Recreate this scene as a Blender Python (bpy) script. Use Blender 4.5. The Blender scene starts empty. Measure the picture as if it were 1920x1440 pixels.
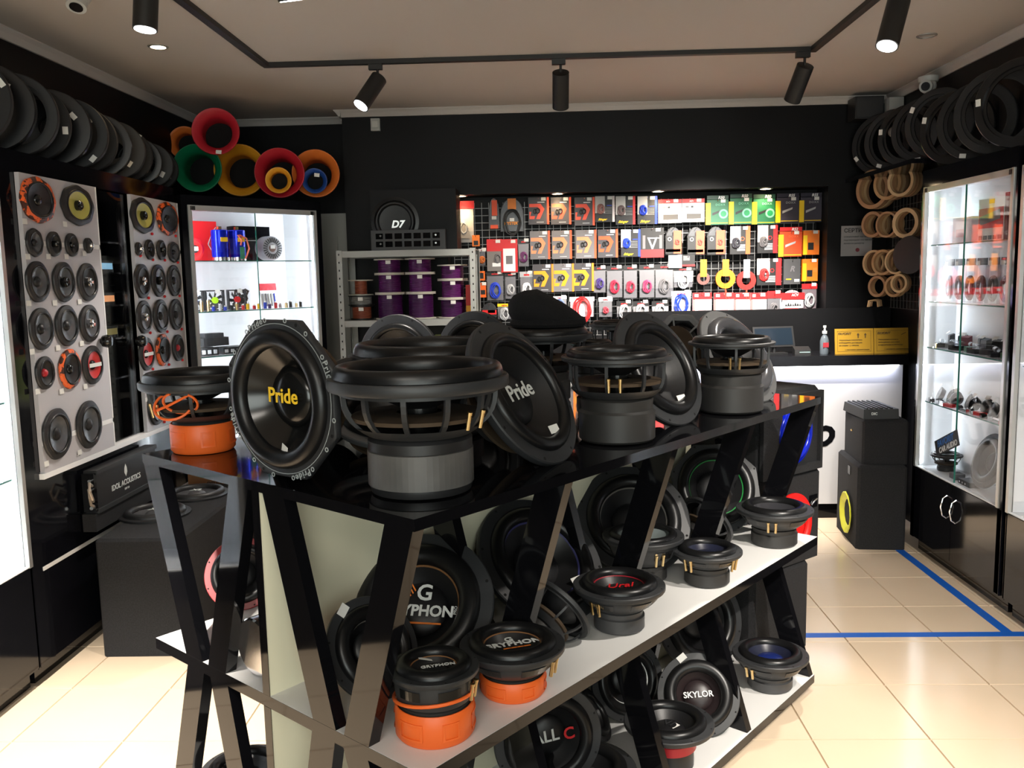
import bpy, math, random
from mathutils import Matrix, Vector
from math import sin, cos, pi, radians, sqrt, atan2
random.seed(7)
S = bpy.context.scene
COL = S.collection
# ------------------------------------------------------------------ camera
F, PITCH, ROLL, YAW, H = 1639.44, .1231292, -.0204702, -.0338766, 1.6
fw = Vector((sin(YAW)*cos(PITCH), cos(YAW)*cos(PITCH), -sin(PITCH)))
r0 = Vector((cos(YAW), -sin(YAW), 0)); u0 = r0.cross(fw)
CR = r0*cos(ROLL)+u0*sin(ROLL); CU = -r0*sin(ROLL)+u0*cos(ROLL)
cam_d = bpy.data.cameras.new('camera'); cam = bpy.data.objects.new('camera', cam_d); COL.objects.link(cam)
cam_d.sensor_width = 36; cam_d.lens = F*36/1920; cam_d.clip_start = .05
cam.matrix_world = Matrix(((CR.x, CU.x, -fw.x, 0), (CR.y, CU.y, -fw.y, 0), (CR.z, CU.z, -fw.z, H), (0, 0, 0, 1)))
S.camera = cam
S.view_settings.view_transform = 'Standard'; S.view_settings.look = 'None'
S.view_settings.gamma = 1; S.view_settings.use_curve_mapping = False
S.view_settings.exposure = 0.0
W = bpy.data.worlds.new('world'); S.world = W; W.use_nodes = True
W.node_tree.nodes['Background'].inputs[0].default_value = (.9, .95, 1, 1)
W.node_tree.nodes['Background'].inputs[1].default_value = .02

# ------------------------------------------------------------------ lights of the room
def aim(o, d):
    o.rotation_euler = Vector(d).to_track_quat('-Z', 'Y').to_euler()
def area(name, loc, d, sx, sy, power, col=(1, 1, 1)):
    l = bpy.data.lights.new(name, 'AREA'); l.shape = 'RECTANGLE'; l.size = sx; l.size_y = sy; l.energy = power; l.color = col
    o = bpy.data.objects.new(name, l); COL.objects.link(o); o.location = loc; aim(o, d); return o
def spot(name, loc, d, power, ang=60, blend=.6, col=(1, 1, 1), r=.03):
    l = bpy.data.lights.new(name, 'SPOT'); l.energy = power; l.spot_size = radians(ang); l.spot_blend = blend; l.color = col; l.shadow_soft_size = r
    o = bpy.data.objects.new(name, l); COL.objects.link(o); o.location = loc; aim(o, d); return o
COOL = (.93, .97, 1); WARM = (1, .72, .42); NEUT = (1, .93, .84)
# unseen ambient lights under the ceiling behind the camera (the sales room goes on there)
area('ceiling_ambient_light', (-.6, -.9, 2.66), (0, .25, -1), 1.2, .6, 34, NEUT)
area('ceiling_ambient_light', (1.2, -.6, 2.66), (0, .25, -1), .6, .6, 14, NEUT)
spot('unseen_spot_beam', (-1.40, 1.2, 2.45), (-.12, .45, -1), 1000, 50, .6, NEUT)
spot('unseen_spot_beam', (1.45, 1.0, 2.45), (.05, .8, -1), 420, 62, .8, NEUT)

spot('unseen_spot_beam', (1.42, 1.7, 2.45), (-.62, .95, -1.75), 170, 62, .8, NEUT)  # unseen spot added on the right to whiten the table shelves
# fill light added behind the camera to brighten the table shelves
area('front_fill_light', (.2, -2.5, 1.55), (0, 1, -.1), 3.0, 1.6, 72, (.92, 1, .96))
# ------------------------------------------------------------------ materials
MT = {}
def mat(n, col, rough=.5, metal=0, emit=0, spec=.5, coat=0, bump=None, var=None, trans=0, ecol=None):
    if n in MT: return MT[n]
    m = bpy.data.materials.new(n); m.use_nodes = True; t = m.node_tree; b = t.nodes['Principled BSDF']
    c = (*col, 1); b.inputs['Base Color'].default_value = c; b.inputs['Roughness'].default_value = rough
    b.inputs['Metallic'].default_value = metal; b.inputs['Specular IOR Level'].default_value = spec
    b.inputs['Coat Weight'].default_value = coat; b.inputs['Coat Roughness'].default_value = .03
    if emit: b.inputs['Emission Color'].default_value = (*(ecol or col), 1); b.inputs['Emission Strength'].default_value = emit
    if bump or var:
        tc = t.nodes.new('ShaderNodeTexCoord'); nz = t.nodes.new('ShaderNodeTexNoise'); nz.inputs['Detail'].default_value = 4
        t.links.new(tc.outputs['Object'], nz.inputs['Vector'])
        if bump:
            nz.inputs['Scale'].default_value = bump[0]; bp = t.nodes.new('ShaderNodeBump'); bp.inputs['Strength'].default_value = bump[1]; bp.inputs['Distance'].default_value = bump[2]
            t.links.new(nz.outputs['Fac'], bp.inputs['Height']); t.links.new(bp.outputs['Normal'], b.inputs['Normal'])
        if var:
            n2 = t.nodes.new('ShaderNodeTexNoise'); n2.inputs['Scale'].default_value = var[0]; n2.inputs['Detail'].default_value = 3; t.links.new(tc.outputs['Object'], n2.inputs['Vector'])
            mx = t.nodes.new('ShaderNodeMix'); mx.data_type = 'RGBA'; mx.inputs[6].default_value = c; mx.inputs[7].default_value = (*var[1], 1)
            cr = t.nodes.new('ShaderNodeMapRange'); cr.inputs[1].default_value = var[2] if len(var) > 2 else .4; cr.inputs[2].default_value = var[3] if len(var) > 3 else .6
            t.links.new(n2.outputs['Fac'], cr.inputs[0]); t.links.new(cr.outputs[0], mx.inputs[0]); t.links.new(mx.outputs[2], b.inputs['Base Color'])
    MT[n] = m; return m
def glassmat(n, tint=(1, 1, 1), ior=1.5, gl=.02):
    if n in MT: return MT[n]
    m = bpy.data.materials.new(n); m.use_nodes = True; t = m.node_tree; t.nodes.remove(t.nodes['Principled BSDF']); out = t.nodes['Material Output']
    tr = t.nodes.new('ShaderNodeBsdfTransparent'); tr.inputs[0].default_value = (*tint, 1); g = t.nodes.new('ShaderNodeBsdfGlossy'); g.inputs['Roughness'].default_value = gl
    lw = t.nodes.new('ShaderNodeLayerWeight'); lw.inputs['Blend'].default_value = .5; pw = t.nodes.new('ShaderNodeMath'); pw.operation = 'POWER'; pw.inputs[1].default_value = 5
    fr = t.nodes.new('ShaderNodeMath'); fr.operation = 'MULTIPLY_ADD'; f0 = ((ior-1)/(ior+1))**2; fr.inputs[1].default_value = 1-f0; fr.inputs[2].default_value = f0; mx = t.nodes.new('ShaderNodeMixShader')
    t.links.new(lw.outputs['Facing'], pw.inputs[0]); t.links.new(pw.outputs[0], fr.inputs[0]); t.links.new(fr.outputs[0], mx.inputs[0]); t.links.new(tr.outputs[0], mx.inputs[1]); t.links.new(g.outputs[0], mx.inputs[2]); t.links.new(mx.outputs[0], out.inputs[0])
    MT[n] = m; return m
def flat(r, g, b, rough=.5): return mat('paint_%d_%d_%d' % (r, g, b), tuple(((v/255+.055)/1.055)**2.4 if v > 10 else v/255/12.92 for v in (r, g, b)), rough)
GLOSS = mat('black_lacquer', (.004, .004, .005), .05, spec=.3)
WALLB = mat('black_wall_paint', (.0028, .0028, .0036), .5, spec=.22)
CABB = mat('black_cabinet_board', (.004, .0042, .006), .09, spec=.5)
CEIL = mat('ceiling_paint', (.50, .455, .41), .8)
CORN = mat('cornice_plaster', (.5, .47, .44), .6)
WHITE = mat('white_laminate', (.72, .71, .69), .35)
INNER = mat('white_cabinet_interior', (.82, .84, .86), .5)
CREAM = mat('cream_laminate', (.84, .80, .60), .45)
TILE = mat('beige_floor_tile', (.68, .54, .39), .16, spec=.5, var=(1.3, (.63, .50, .36)))
GROUT = mat('tile_grout', (.40, .32, .22), .8)
PLAS = mat('matt_black_plastic', (.013, .013, .014), .45)
PLA2 = mat('charcoal_cast_frame', (.024, .025, .027), .48)
RUBB = mat('black_rubber', (.0065, .0065, .007), .33, spec=.38)
CONE = mat('black_paper_cone', (.008, .008, .009), .42, bump=(60, .25, .001))
GCONE = mat('glossy_black_cone', (.007, .007, .007), .18)
GREYM = mat('grey_magnet_steel', (.11, .105, .10), .5, var=(9, (.08, .078, .075)))
DARKM = mat('dark_magnet', (.024, .023, .022), .5)
ORNG = mat('orange_rubber', (.86, .14, .02), .45)
REDR = mat('red_rubber', (.5, .02, .03), .4)
TAN = mat('tan_spider_cloth', (.05, .03, .014), .8)
GOLD = mat('gold_terminal', (.8, .6, .3), .25, 1)
CHROM = mat('chrome', (.8, .8, .82), .12, 1)
ALU = mat('aluminium', (.62, .62, .60), .35, .8)
TAGW = mat('white_price_tag', (.75, .74, .70), .6)
YEL = mat('yellow_print', (.85, .55, .02), .5)
PRW = mat('white_print', (.72, .74, .72), .5)
ORP = mat('orange_print', (.85, .22, .03), .5)
REDP = mat('red_print', (.6, .01, .015), .5)
CARP = mat('black_carpet', (.008, .008, .009), .95, bump=(420, .9, .004), var=(160, (.014, .014, .016)))
BTAPE = mat('blue_floor_tape', (.005, .10, .48), .45)
GLASS = glassmat('clear_glass')
GEDGE = mat('glass_edge_green', (.02, .16, .12), .1)
CLEAR = glassmat('clear_plastic_bag', (.93, .94, .96), 1.45, .38)
LED = mat('led_strip_light', (.9, .96, 1), .5, emit=14)
WOOD = mat('raw_plywood', (.44, .27, .13), .7, var=(14, (.36, .21, .10)))

# ------------------------------------------------------------------ mesh builder
class MB:
    def __init__(s): s.v = []; s.f = []; s.m = []; s.sm = []; s.T = None
    def add(s, vs, fs, mi=0, sm=False):
        o = len(s.v)
        s.v += [tuple(s.T @ Vector(p)) for p in vs] if s.T is not None else [tuple(p) for p in vs]
        s.f += [tuple(i+o for i in f) for f in fs]; s.m += [mi]*len(fs); s.sm += [sm]*len(fs); return s
    def bx(s, x0, x1, y0, y1, z0, z1, mi=0):
        return s.add([(x0, y0, z0), (x1, y0, z0), (x1, y1, z0), (x0, y1, z0), (x0, y0, z1), (x1, y0, z1), (x1, y1, z1), (x0, y1, z1)],
                     [(0, 3, 2, 1), (4, 5, 6, 7), (0, 1, 5, 4), (1, 2, 6, 5), (2, 3, 7, 6), (3, 0, 4, 7)], mi)
    def hexa(s, a, b, mi=0):  # two quads
        return s.add(list(a)+list(b), [(0, 3, 2, 1), (4, 5, 6, 7), (0, 1, 5, 4), (1, 2, 6, 5), (2, 3, 7, 6), (3, 0, 4, 7)], mi)
    def lathe(s, pr, n=40, mi=0, sm=True, closed=False, a0=0, a1=2*pi, sx=1, sy=1, fn=None):
        full = abs(a1-a0-2*pi) < 1e-6; k = n if full else n+1; vs = []
        for i in range(k):
            a = a0+(a1-a0)*i/n; q = fn(a) if fn else 1
            for r, z in pr: vs.append((r*q*cos(a)*sx, r*q*sin(a)*sy, z))
        L = len(pr); fs = []
        for i in range(n):
            j = (i+1) % k
            for p in range(L if closed else L-1):
                q = (p+1) % L; fs.append((i*L+p, j*L+p, j*L+q, i*L+q))
        return s.add(vs, fs, mi, sm)
    def disc(s, r, z, n=32, mi=0, cx=0, cy=0, sx=1, sy=1):
        return s.add([(cx+r*cos(2*pi*i/n)*sx, cy+r*sin(2*pi*i/n)*sy, z) for i in range(n)], [tuple(range(n))], mi)
    def cyl(s, p, q, r, n=12, mi=0, r2=None, sm=True):
        p = Vector(p); q = Vector(q); d = (q-p).normalized(); a = d.orthogonal().normalized(); b = d.cross(a); r2 = r if r2 is None else r2
        vs = [p+(a*cos(2*pi*i/n)+b*sin(2*pi*i/n))*r for i in range(n)]+[q+(a*cos(2*pi*i/n)+b*sin(2*pi*i/n))*r2 for i in range(n)]
        s.add(vs, [(i, (i+1) % n, n+(i+1) % n, n+i) for i in range(n)], mi, sm)
        return s.add(vs, [tuple(range(n-1, -1, -1)), tuple(range(n, 2*n))], mi)
    def tube(s, pts, r, n=8, mi=0, closed=False):
        pts = [Vector(p) for p in pts]; L = len(pts); vs = []; up = None
        for i, p in enumerate(pts):
            a = pts[(i-1) % L] if closed or i > 0 else p; b = pts[(i+1) % L] if closed or i < L-1 else p
            d = (b-a).normalized()
            if up is None: up = d.orthogonal().normalized()
            up = (up-d*up.dot(d)).normalized(); w = d.cross(up)
            vs += [p+(up*cos(2*pi*k/n)+w*sin(2*pi*k/n))*r for k in range(n)]
        fs = []
        for i in range(L if closed else L-1):
            j = (i+1) % L
            fs += [(i*n+k, i*n+(k+1) % n, j*n+(k+1) % n, j*n+k) for k in range(n)]
        if not closed: fs += [tuple(range(n-1, -1, -1)), tuple(range((L-1)*n, L*n))]
        return s.add(vs, fs, mi, True)
    def prism(s, poly, z0, z1, mi=0):
        n = len(poly); return s.add([(x, y, z0) for x, y in poly]+[(x, y, z1) for x, y in poly],
            [tuple(range(n-1, -1, -1)), tuple(range(n, 2*n))]+[(i, (i+1) % n, n+(i+1) % n, n+i) for i in range(n)], mi)
    def sphere(s, c, r, n=12, mi=0, sz=1):
        m = max(4, n//2); s2 = MB(); pr = [(r*sin(pi*i/m), -r*sz*cos(pi*i/m)) for i in range(m+1)]; s2.lathe(pr, n)
        return s.add([(x+c[0], y+c[1], z+c[2]) for x, y, z in s2.v], s2.f, mi, True)
    def mesh(s, name, mats):
        me = bpy.data.meshes.new(name); me.from_pydata(s.v, [], s.f)
        for m in (mats if isinstance(mats, (list, tuple)) else [mats]): me.materials.append(m)
        me.polygons.foreach_set('material_index', s.m); me.polygons.foreach_set('use_smooth', s.sm); me.update()
        if any(s.sm): me.set_sharp_from_angle(angle=radians(38))
        return me
    def ob(s, name, mats, parent=None, label=None):
        return link(name, s.mesh(name, mats), parent, label)
def link(name, me, parent=None, label=None):
    o = bpy.data.objects.new(name, me); COL.objects.link(o)
    if parent: o.parent = parent
    if label: o['label'] = label
    return o
def tag(o, label, cat, group=None):
    o['label'] = label; o['category'] = cat
    if group: o['group'] = group
    return o
def thing(name, label, cat, loc=(0, 0, 0), rz=0, group=None, M=None):
    o = bpy.data.objects.new(name, None); COL.objects.link(o); o.empty_display_size = .05
    if M is not None: o.matrix_world = Matrix.Translation(Vector(loc)) @ M.to_4x4()
    else: o.location = loc; o.rotation_euler = (0, 0, rz)
    return tag(o, label, cat, group)
def struct(name, mb, mats, parent=None):
    o = mb.ob(name, mats, parent)
    if parent is None: o['kind'] = 'structure'
    return o
def copytree(o, parent=None):
    c = o.copy(); COL.objects.link(c); c.parent = parent
    for ch in o.children: copytree(ch, c)
    return c
def wedge(z0, pts, M=None): pass
TXT = {}
def text(body, size, m, parent, T, name='lettering', bold=0, shear=0, ext=.0006, space=1, align='CENTER'):
    k = (body, size, m.name, bold, shear, ext, space, align)
    if k not in TXT:
        c = bpy.data.curves.new('lettering', 'FONT'); c.body = body; c.size = size; c.extrude = ext; c.align_x = align; c.align_y = 'CENTER'
        c.offset = bold*size*1.6; c.shear = shear; c.resolution_u = 3; c.space_character = space; c.materials.append(m)
        o = bpy.data.objects.new('lettering', c); COL.objects.link(o)
        me = bpy.data.meshes.new_from_object(o, depsgraph=bpy.context.evaluated_depsgraph_get()) if False else o.to_mesh().copy()
        bpy.data.objects.remove(o); bpy.data.curves.remove(c); TXT[k] = me
        if not me.materials: me.materials.append(m)
    o = link(name, TXT[k], parent); o.matrix_local = T; return o
def TR(x=0, y=0, z=0, rx=0, ry=0, rz=0):
    return Matrix.Translation((x, y, z)) @ Matrix.Rotation(rz, 4, 'Z') @ Matrix.Rotation(ry, 4, 'Y') @ Matrix.Rotation(rx, 4, 'X')
# camera rays, used once to find where things stand in the room
def ray(x, y): return CR*(x-960)/F-CU*(y-720)/F+fw
def atz(x, y, z): d = ray(x, y); return d*((z-H)/d.z)+Vector((0, 0, H))
def aty(x, y, Y): d = ray(x, y); return d*(Y/d.y)+Vector((0, 0, H))
def atx(x, y, X): d = ray(x, y); return d*(X/d.x)+Vector((0, 0, H))

# ------------------------------------------------------------------ room shell
XL, XR, YB, YBL, XS, ZC, YF = -2.34, 2.32, 6.0, 6.25, -1.31, 2.72, -2.6
fl = MB(); fl.bx(XL-.1, XR+.1, YF-.1, 6.5, -.06, -.006); floor = struct('floor', fl, GROUT)
TS = .4; gx0 = 1.707; gy0 = 3.258   # a grout crossing measured on the floor
tm = MB(); tm.hexa([(.002, .002, -.006), (TS-.002, .002, -.006), (TS-.002, TS-.002, -.006), (.002, TS-.002, -.006)],
                   [(.0035, .0035, 0), (TS-.0035, .0035, 0), (TS-.0035, TS-.0035, 0), (.0035, TS-.0035, 0)])
tme = tm.mesh('floor_tile', TILE)
i0 = math.ceil((XL-gx0)/TS)-1; i1 = math.floor((XR-gx0)/TS)+1; j0 = math.ceil((.2-gy0)/TS)-1
for i in range(i0, i1):
    for j in range(j0, math.floor((6.0-gy0)/TS)+1):
        o = link('floor_tile', tme, floor); o.location = (gx0+i*TS, gy0+j*TS, 0)
nt = MB()
for i in range(i0, i1):
    for j in range(math.ceil((YF-gy0)/TS)-1, j0): nt.add([(x+gx0+i*TS, y+gy0+j*TS, z) for x, y, z in tm.v], tm.f)
o = nt.ob('floor_tile', TILE, floor); o['kind'] = 'stuff'
c = MB(); c.bx(XL-.1, XR+.1, YF-.1, 6.5, ZC, ZC+.1); struct('ceiling', c, CEIL)
c = MB(); c.bx(XL-.1, XL, YF, YBL, 0, ZC); struct('wall_left', c, WALLB)
c = MB(); c.bx(XR, XR+.1, YF, YB+.4, 0, ZC); struct('wall_right', c, WALLB)
c = MB(); c.bx(XL-.1, XR+.1, YF-.1, YF, 0, ZC); struct('wall_front', c, mat('grey_wall_paint', (.30, .29, .28), .7))
c = MB(); c.bx(XL-.1, XS, YBL, YBL+.1, 0, ZC); struct('wall_back_left', c, WALLB)
c = MB()
for b in ((-1.45, -1.38, .6, 2.5), (1.78, 1.85, .6, 2.5), (.165, .235, .6, 2.5), (-1.45, 1.85, .6, .67), (-1.45, 1.85, 2.43, 2.5)): c.bx(b[0], b[1], YF, YF+.05, b[2], b[3])
wn = struct('added_window_1', c, ALU); c = MB(); c.bx(-1.38, 1.78, YF+.01, YF+.02, .67, 2.43); struct('added_fill_pane', c, mat('glowing_fill_pane', (.9, 1, .96), .3, emit=1.2), wn)  # unseen glowing window added to go with the frontal fill light
# main back wall with the recessed alcove
AX0, AX1, AZ0, AZ1, AY = -.62, 1.93, 1.16, 2.15, 6.22
c = MB(); c.bx(XS, AX0, YB, YB+.4, 0, ZC); c.bx(AX1, XR, YB, YB+.4, 0, ZC); c.bx(AX0, AX1, YB, YB+.4, AZ1, ZC); c.bx(AX0, AX1, YB, YB+.4, 0, AZ0)
c.bx(AX0, AX1, AY+.02, YB+.4, AZ0, AZ1); struct('wall_back', c, WALLB)
def cornice(name, p, q, inw):  # white moulding
    p = Vector(p); q = Vector(q); n = Vector(inw); m = MB()
    prof = [(0, -.045), (.012, -.045), (.03, -.02), (.045, -.006), (.045, 0), (0, 0)]
    vs = [(e+n*a+Vector((0, 0, b)))[:] for e in (p, q) for a, b in prof]; k = len(prof)
    m.add(vs, [(i, (i+1) % k, k+(i+1) % k, k+i) for i in range(k)]+[tuple(range(k)), tuple(range(2*k-1, k-1, -1))])
    struct(name, m, CORN)
cornice('trim_1', (XL, YF, ZC), (XL, YBL, ZC), (1, 0, 0)); cornice('trim_2', (XL, YBL, ZC), (XS, YBL, ZC), (0, -1, 0))
cornice('trim_3', (XS, YB, ZC), (XR, YB, ZC), (0, -1, 0)); cornice('trim_4', (XR, YF, ZC), (XR, YB, ZC), (-1, 0, 0)); cornice('trim_5', (XS, YBL, ZC), (XS, YB-.045, ZC), (-1, 0, 0))
# cream door with its frame in the back left corner
c = MB(); c.bx(-2.1, XS-.002, YBL-.04, YBL-.002, 0, 2.06); dr = struct('door_1', c, mat('cream_door_paint', (.36, .36, .33), .5))
c = MB(); c.bx(-2.0, XS-.11, YBL-.055, YBL-.04, .02, 1.9); struct('door_leaf', c, mat('cream_door_paint', (.36, .36, .33), .5), dr)
# blue tape on the floor
c = MB(); a = atz(1514, 1191.5, 0); b = atz(1920, 1191.5, 0)
c.bx(-.2, 2.18, a.y-.024, a.y+.024, .0004, .0012); tp = c.ob('floor_tape', BTAPE); tag(tp, 'blue tape strip across the tiles at the right end of the display table', 'tape')
c = MB(); c.bx(2.005, 2.053, a.y+.024, 5.2, .0004, .0012); tp = c.ob('floor_tape', BTAPE); tag(tp, 'blue tape strip along the foot of the right glass showcase', 'tape')
# ------------------------------------------------------------------ the central display table
TU = radians(51.0); TO = Vector((-.251, 1.642, 0)); U = Vector((cos(TU), sin(TU), 0)); V = Vector((-sin(TU), cos(TU), 0))
LU, LV, ZT, ZM, ZB = 2.03, 1.094, 1.135, .605, .06
def tp3(u, v, z): return TO+U*u+V*v+Vector((0, 0, z))
def uvz(p): q = p-TO; return (q.dot(U), q.dot(V), p.z)
table = thing('display_table', 'long black lacquered display table with slanted struts and two white shelves', 'display table', TO, TU)
# local frame: x = u, y = v
c = MB(); c.bx(0, LU, 0, LV, ZT-.025, ZT); c.ob('tabletop', GLOSS, table)
def shelf(z, th):
    c = MB(); c.bx(0, LU, 0, LV, z-th, z); c.bx(.001, LU-.001, .001, LV-.001, z, z+.0008, 1); c.ob('shelf', [GLOSS, WHITE], table)
shelf(ZM, .03); shelf(ZB, .03)
c = MB(); c.bx(.12, LU-.12, .12, LV-.12, 0, ZB-.03); c.ob('plinth', GLOSS, table)
for z0, z1 in ((ZM+.0008, ZT-.025), (ZB+.0008, ZM-.03)):
    c = MB(); c.bx(.001, LU-.001, .535, .560, z0, z1, 0); o = c.ob('divider_panel', CREAM, table)
    c = MB(); c.bx(-.0005, .0009, .533, .562, z0, z1); c.ob('edge_strip', GLOSS, table)
    c = MB(); c.bx(.001, LU-.001, .5602, .5622, z0, z1); c.ob('divider_backing', GLOSS, table)
w = .0835; up = [(.047, .210), (.475, .322)]; up += [(LV-a, LV-b) for a, b in up]
lo = [(.214, .048), (.328, .448)]; lo += [(LV-a, LV-b) for a, b in lo]
for u in (0, .489, .981, 1.473, 1.998):
    for pr, z0, z1 in ((up, ZM+.0008, ZT-.025), (lo, ZB+.0008, ZM-.03)):
        for vt, vb in pr:
            a = u; b = u+.031; h = w/2; c = MB()
            c.hexa([(a, vb-h, z0), (b, vb-h, z0), (b, vb+h, z0), (a, vb+h, z0)], [(a, vt-h, z1), (b, vt-h, z1), (b, vt+h, z1), (a, vt+h, z1)])
            c.ob('strut', GLOSS, table)

# ------------------------------------------------------------------ subwoofers
TAGME = MB().bx(-.016, .016, -.011, .011, 0, .0006).mesh('price_tag', TAGW)
def octo(a, n=8, k=.93):
    a = (a+pi/n) % (2*pi/n)-pi/n; return min(1.0, k/cos(a))
def subwoofer(label, R, rb, h, loc, M=None, rz=0, group=None, hm=None, mag='plain', cone='paper', spokes=8, windows=True, rim=.13, frame=None, octf=False,
              boot=None, cap='dome', capc=None, surc=None, tagat=None, logo=None, term=None, name='subwoofer', solid=False, ring=None, cat='subwoofer', depth=None, ro=.83, hk=.9, fth=.12, bexp=2.0):
    """axis +Z: magnet on z=0, flange plane at z=h"""
    t = thing(name, label, cat, loc, rz, group, M)
    hm = hm or .36*h; fm = frame or PLA2; n = 56; th = fth*R; fn = (lambda a: octo(a)) if octf else None
    c = MB(); c.lathe([(.80*R, h-th*.8), (.985*R, h-th*.9), (R, h-th*.7), (R, h-.15*th), (.985*R, h), (.80*R, h)], n if not octf else 64, closed=True, fn=fn); c.ob('flange', fm, t)
    c = MB()
    for i in range(8):
        a = 2*pi*(i+.5)/8; q = .945*R; c.cyl((q*cos(a), q*sin(a), h-.001), (q*cos(a), q*sin(a), h+.0006), .022*R, 8)
    c.ob('screw_holes', mat('screw_hole_black', (.001, .001, .001), .9), t)['kind'] = 'stuff'
    ro = ro*R; ri = ro-2*rim*R; mid = (ro+ri)/2; br = rim*R; hh = br*hk
    c = MB(); pr = [(mid+br*cos(pi*i/10), h+.001+hh*sin(pi*i/10)) for i in range(11)]+[(ri, h-.02*R)]; c.lathe(pr, n); c.ob('surround', surc or RUBB, t)
    dp = depth or .33*R; rc = .36*R; zc = h-.02*R-dp*(ri-rc)/(ri-.2*R)
    cm = {'paper': CONE, 'gloss': GCONE}.get(cone, cone)
    c = MB(); prc = [(ri, h-.02*R)]
    for i in range(1, 5):
        k = i/4; r = ri+(.2*R-ri)*k; prc.append((r, h-.02*R-dp*(k**.85)))
    c.lathe(prc, n); c.ob('cone', cm, t)
    if ring:
        c = MB(); c.lathe([(ri*1.0, h-.012*R), (ri*.965, h-.03*R)], n, sm=False); c.ob('stitched_ring', ring, t)
    c = MB(); zc = h-.02*R-dp*((ri-rc)/(ri-.2*R))**.85
    s = 1 if cap == 'dome' else -.6
    pr = [(rc*sin(pi/2*i/7), zc+s*.13*R*cos(pi/2*i/7)+.004) for i in range(8)]; c.lathe(pr, 40); c.ob('dust_cap', capc or cm, t)
    # basket
    zb = hm+.04*h; top = h-th; c = MB(); rbk = rb*.98
    def prof(k): return (rbk+(.88*R-rbk)*(1-(1-k)**bexp), zb+(top-zb)*k)
    if solid:
        c.lathe([prof(i/8) for i in range(9)], n)
        c.ob('basket', fm, t)
        pp = [prof(k) for k in (.42, .8)]; c = MB(); c.lathe([(pp[0][0]*1.012+.001, pp[0][1]), (pp[1][0]*1.012+.001, pp[1][1])], 6, a0=-.3, a1=.3, sm=False); me = c.mesh('basket_window', GCONE)
        for i in range(6): link('basket_window', me, t).rotation_euler = (0, 0, 2*pi*i/6)
    else:
        c.lathe([prof(i*.055) for i in range(5)]+[(rbk*.6, zb)], n)
        c.lathe([prof(.93), prof(1.0)], n)
        for i in range(spokes):
            a = 2*pi*(i+.25)/spokes; wd = .055*R
            T = Matrix.Rotation(a, 4, 'Z'); c.T = T; P = [prof(k/6) for k in range(7)]
            for j in range(6):
                (r1, z1), (r2, z2) = P[j], P[j+1]; d = .05*R
                c.hexa([(r1-d, -wd/2, z1), (r1, -wd/2, z1), (r1, wd/2, z1), (r1-d, wd/2, z1)], [(r2-d, -wd/2, z2), (r2, -wd/2, z2), (r2, wd/2, z2), (r2-d, wd/2, z2)])
            c.T = None
        c.ob('basket', fm, t)
        zs = min(zb+(top-zb)*.38, h-.02*R-dp-.022); c = MB(); rs = prof(.38)[0]*.93
        c.lathe([(rs, zs), (rs, zs+.008), (.25*R, zs+.012)], n); c.lathe([(rs, zs), (.2*R, zs-.002)], n); c.ob('spider', TAN, t)
        c = MB(); c.cyl((0, 0, zb), (0, 0, h-.02*R-dp), .2*R, 32); c.ob('voice_coil', GCONE, t)
    # magnet
    bv = .06*rb
    if mag == 'two':
        c = MB(); c.lathe([(0, 0), (rb*.94, 0), (rb*.97, .1*hm), (rb*.97, .14*hm)], n); c.ob('back_plate', PLAS, t)
        c = MB(); c.lathe([(rb*.96, .14*hm), (rb, .15*hm), (rb, .80*hm), (rb*.96, .81*hm)], n, sm=False); c.ob('magnet', GREYM, t)
        c = MB(); c.lathe([(rb*.96, .81*hm), (rb*.985, .82*hm), (rb*.985, hm), (rb*.9, hm+.04*h), (0, hm+.04*h)], n); c.ob('top_plate', PLAS, t)
    else:
        mm = mag if not isinstance(mag, str) else DARKM
        c = MB(); c.lathe([(0, 0), (rb-bv, 0), (rb, bv), (rb, .70*hm), (rb*.985, .71*hm)], n); c.lathe([(rb*.985, .71*hm), (rb*.93, .76*hm), (rb*.95, hm), (rb*.85, hm+.04*h), (0, hm+.04*h)], n)
        c.ob('magnet', mm, t)
    if boot:
        rr = rb*1.05; c = MB(); z1 = hm*boot[1]; c.lathe([(0, -.002), (rr-.006, -.002), (rr, .006), (rr, z1-.004), (rr-.003, z1), (rb*.99, z1)], n); b = c.ob('magnet_boot', boot[0], t)
        if boot[1] > .5:
            for i in range(6):
                c = MB(); a = 2*pi*i/6; wd = .22 if i % 2 else .34
                for (e0, e1, f0, f1) in ((-wd, wd, .70, .76), (-wd, wd, .22, .28), (-wd, -wd+.06, .28, .70), (wd-.06, wd, .28, .70)):
                    c.lathe([(rr+.0002, z1*f0), (rr+.002, z1*f0), (rr+.002, z1*f1), (rr+.0002, z1*f1)], 5, a0=a+e0, a1=a+e1, sm=False)
                c.ob('raised_badge', boot[0], b)
    for a in (term or []):
        c = MB()
        for d in (-.11, .11):
            r1 = prof(.45)[0]; z1 = prof(.45)[1]; x, y = (r1+.004)*cos(a+d), (r1+.004)*sin(a+d)
            c.cyl((x, y, z1-.02), (x*1.05, y*1.05, z1+.012), .0045, 8, 0); c.cyl((x*1.05, y*1.05, z1+.012), (x*1.06, y*1.06, z1+.018), .0055, 8, 1)
        c.ob('terminal', [GOLD, GOLD], t, 'pair of gold spring terminals')
    for ta in (tagat or []):
        r, a, zz, tilt, spin = ta
        o = link('price_tag', TAGME, t, 'white price tag'); o.matrix_local = Matrix.Rotation(a, 4, 'Z') @ TR(r*R, 0, h+zz, 0, tilt, spin)
    for lg in (logo or []):
        body, size, m, x, y, z, rot, kw = lg
        text(body, size*R, m, t, TR(x*R, y*R, zc+.13*R+.006+z*R, 0, 0, rot), 'logo', **kw)
    t['h'] = h; return t
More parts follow.
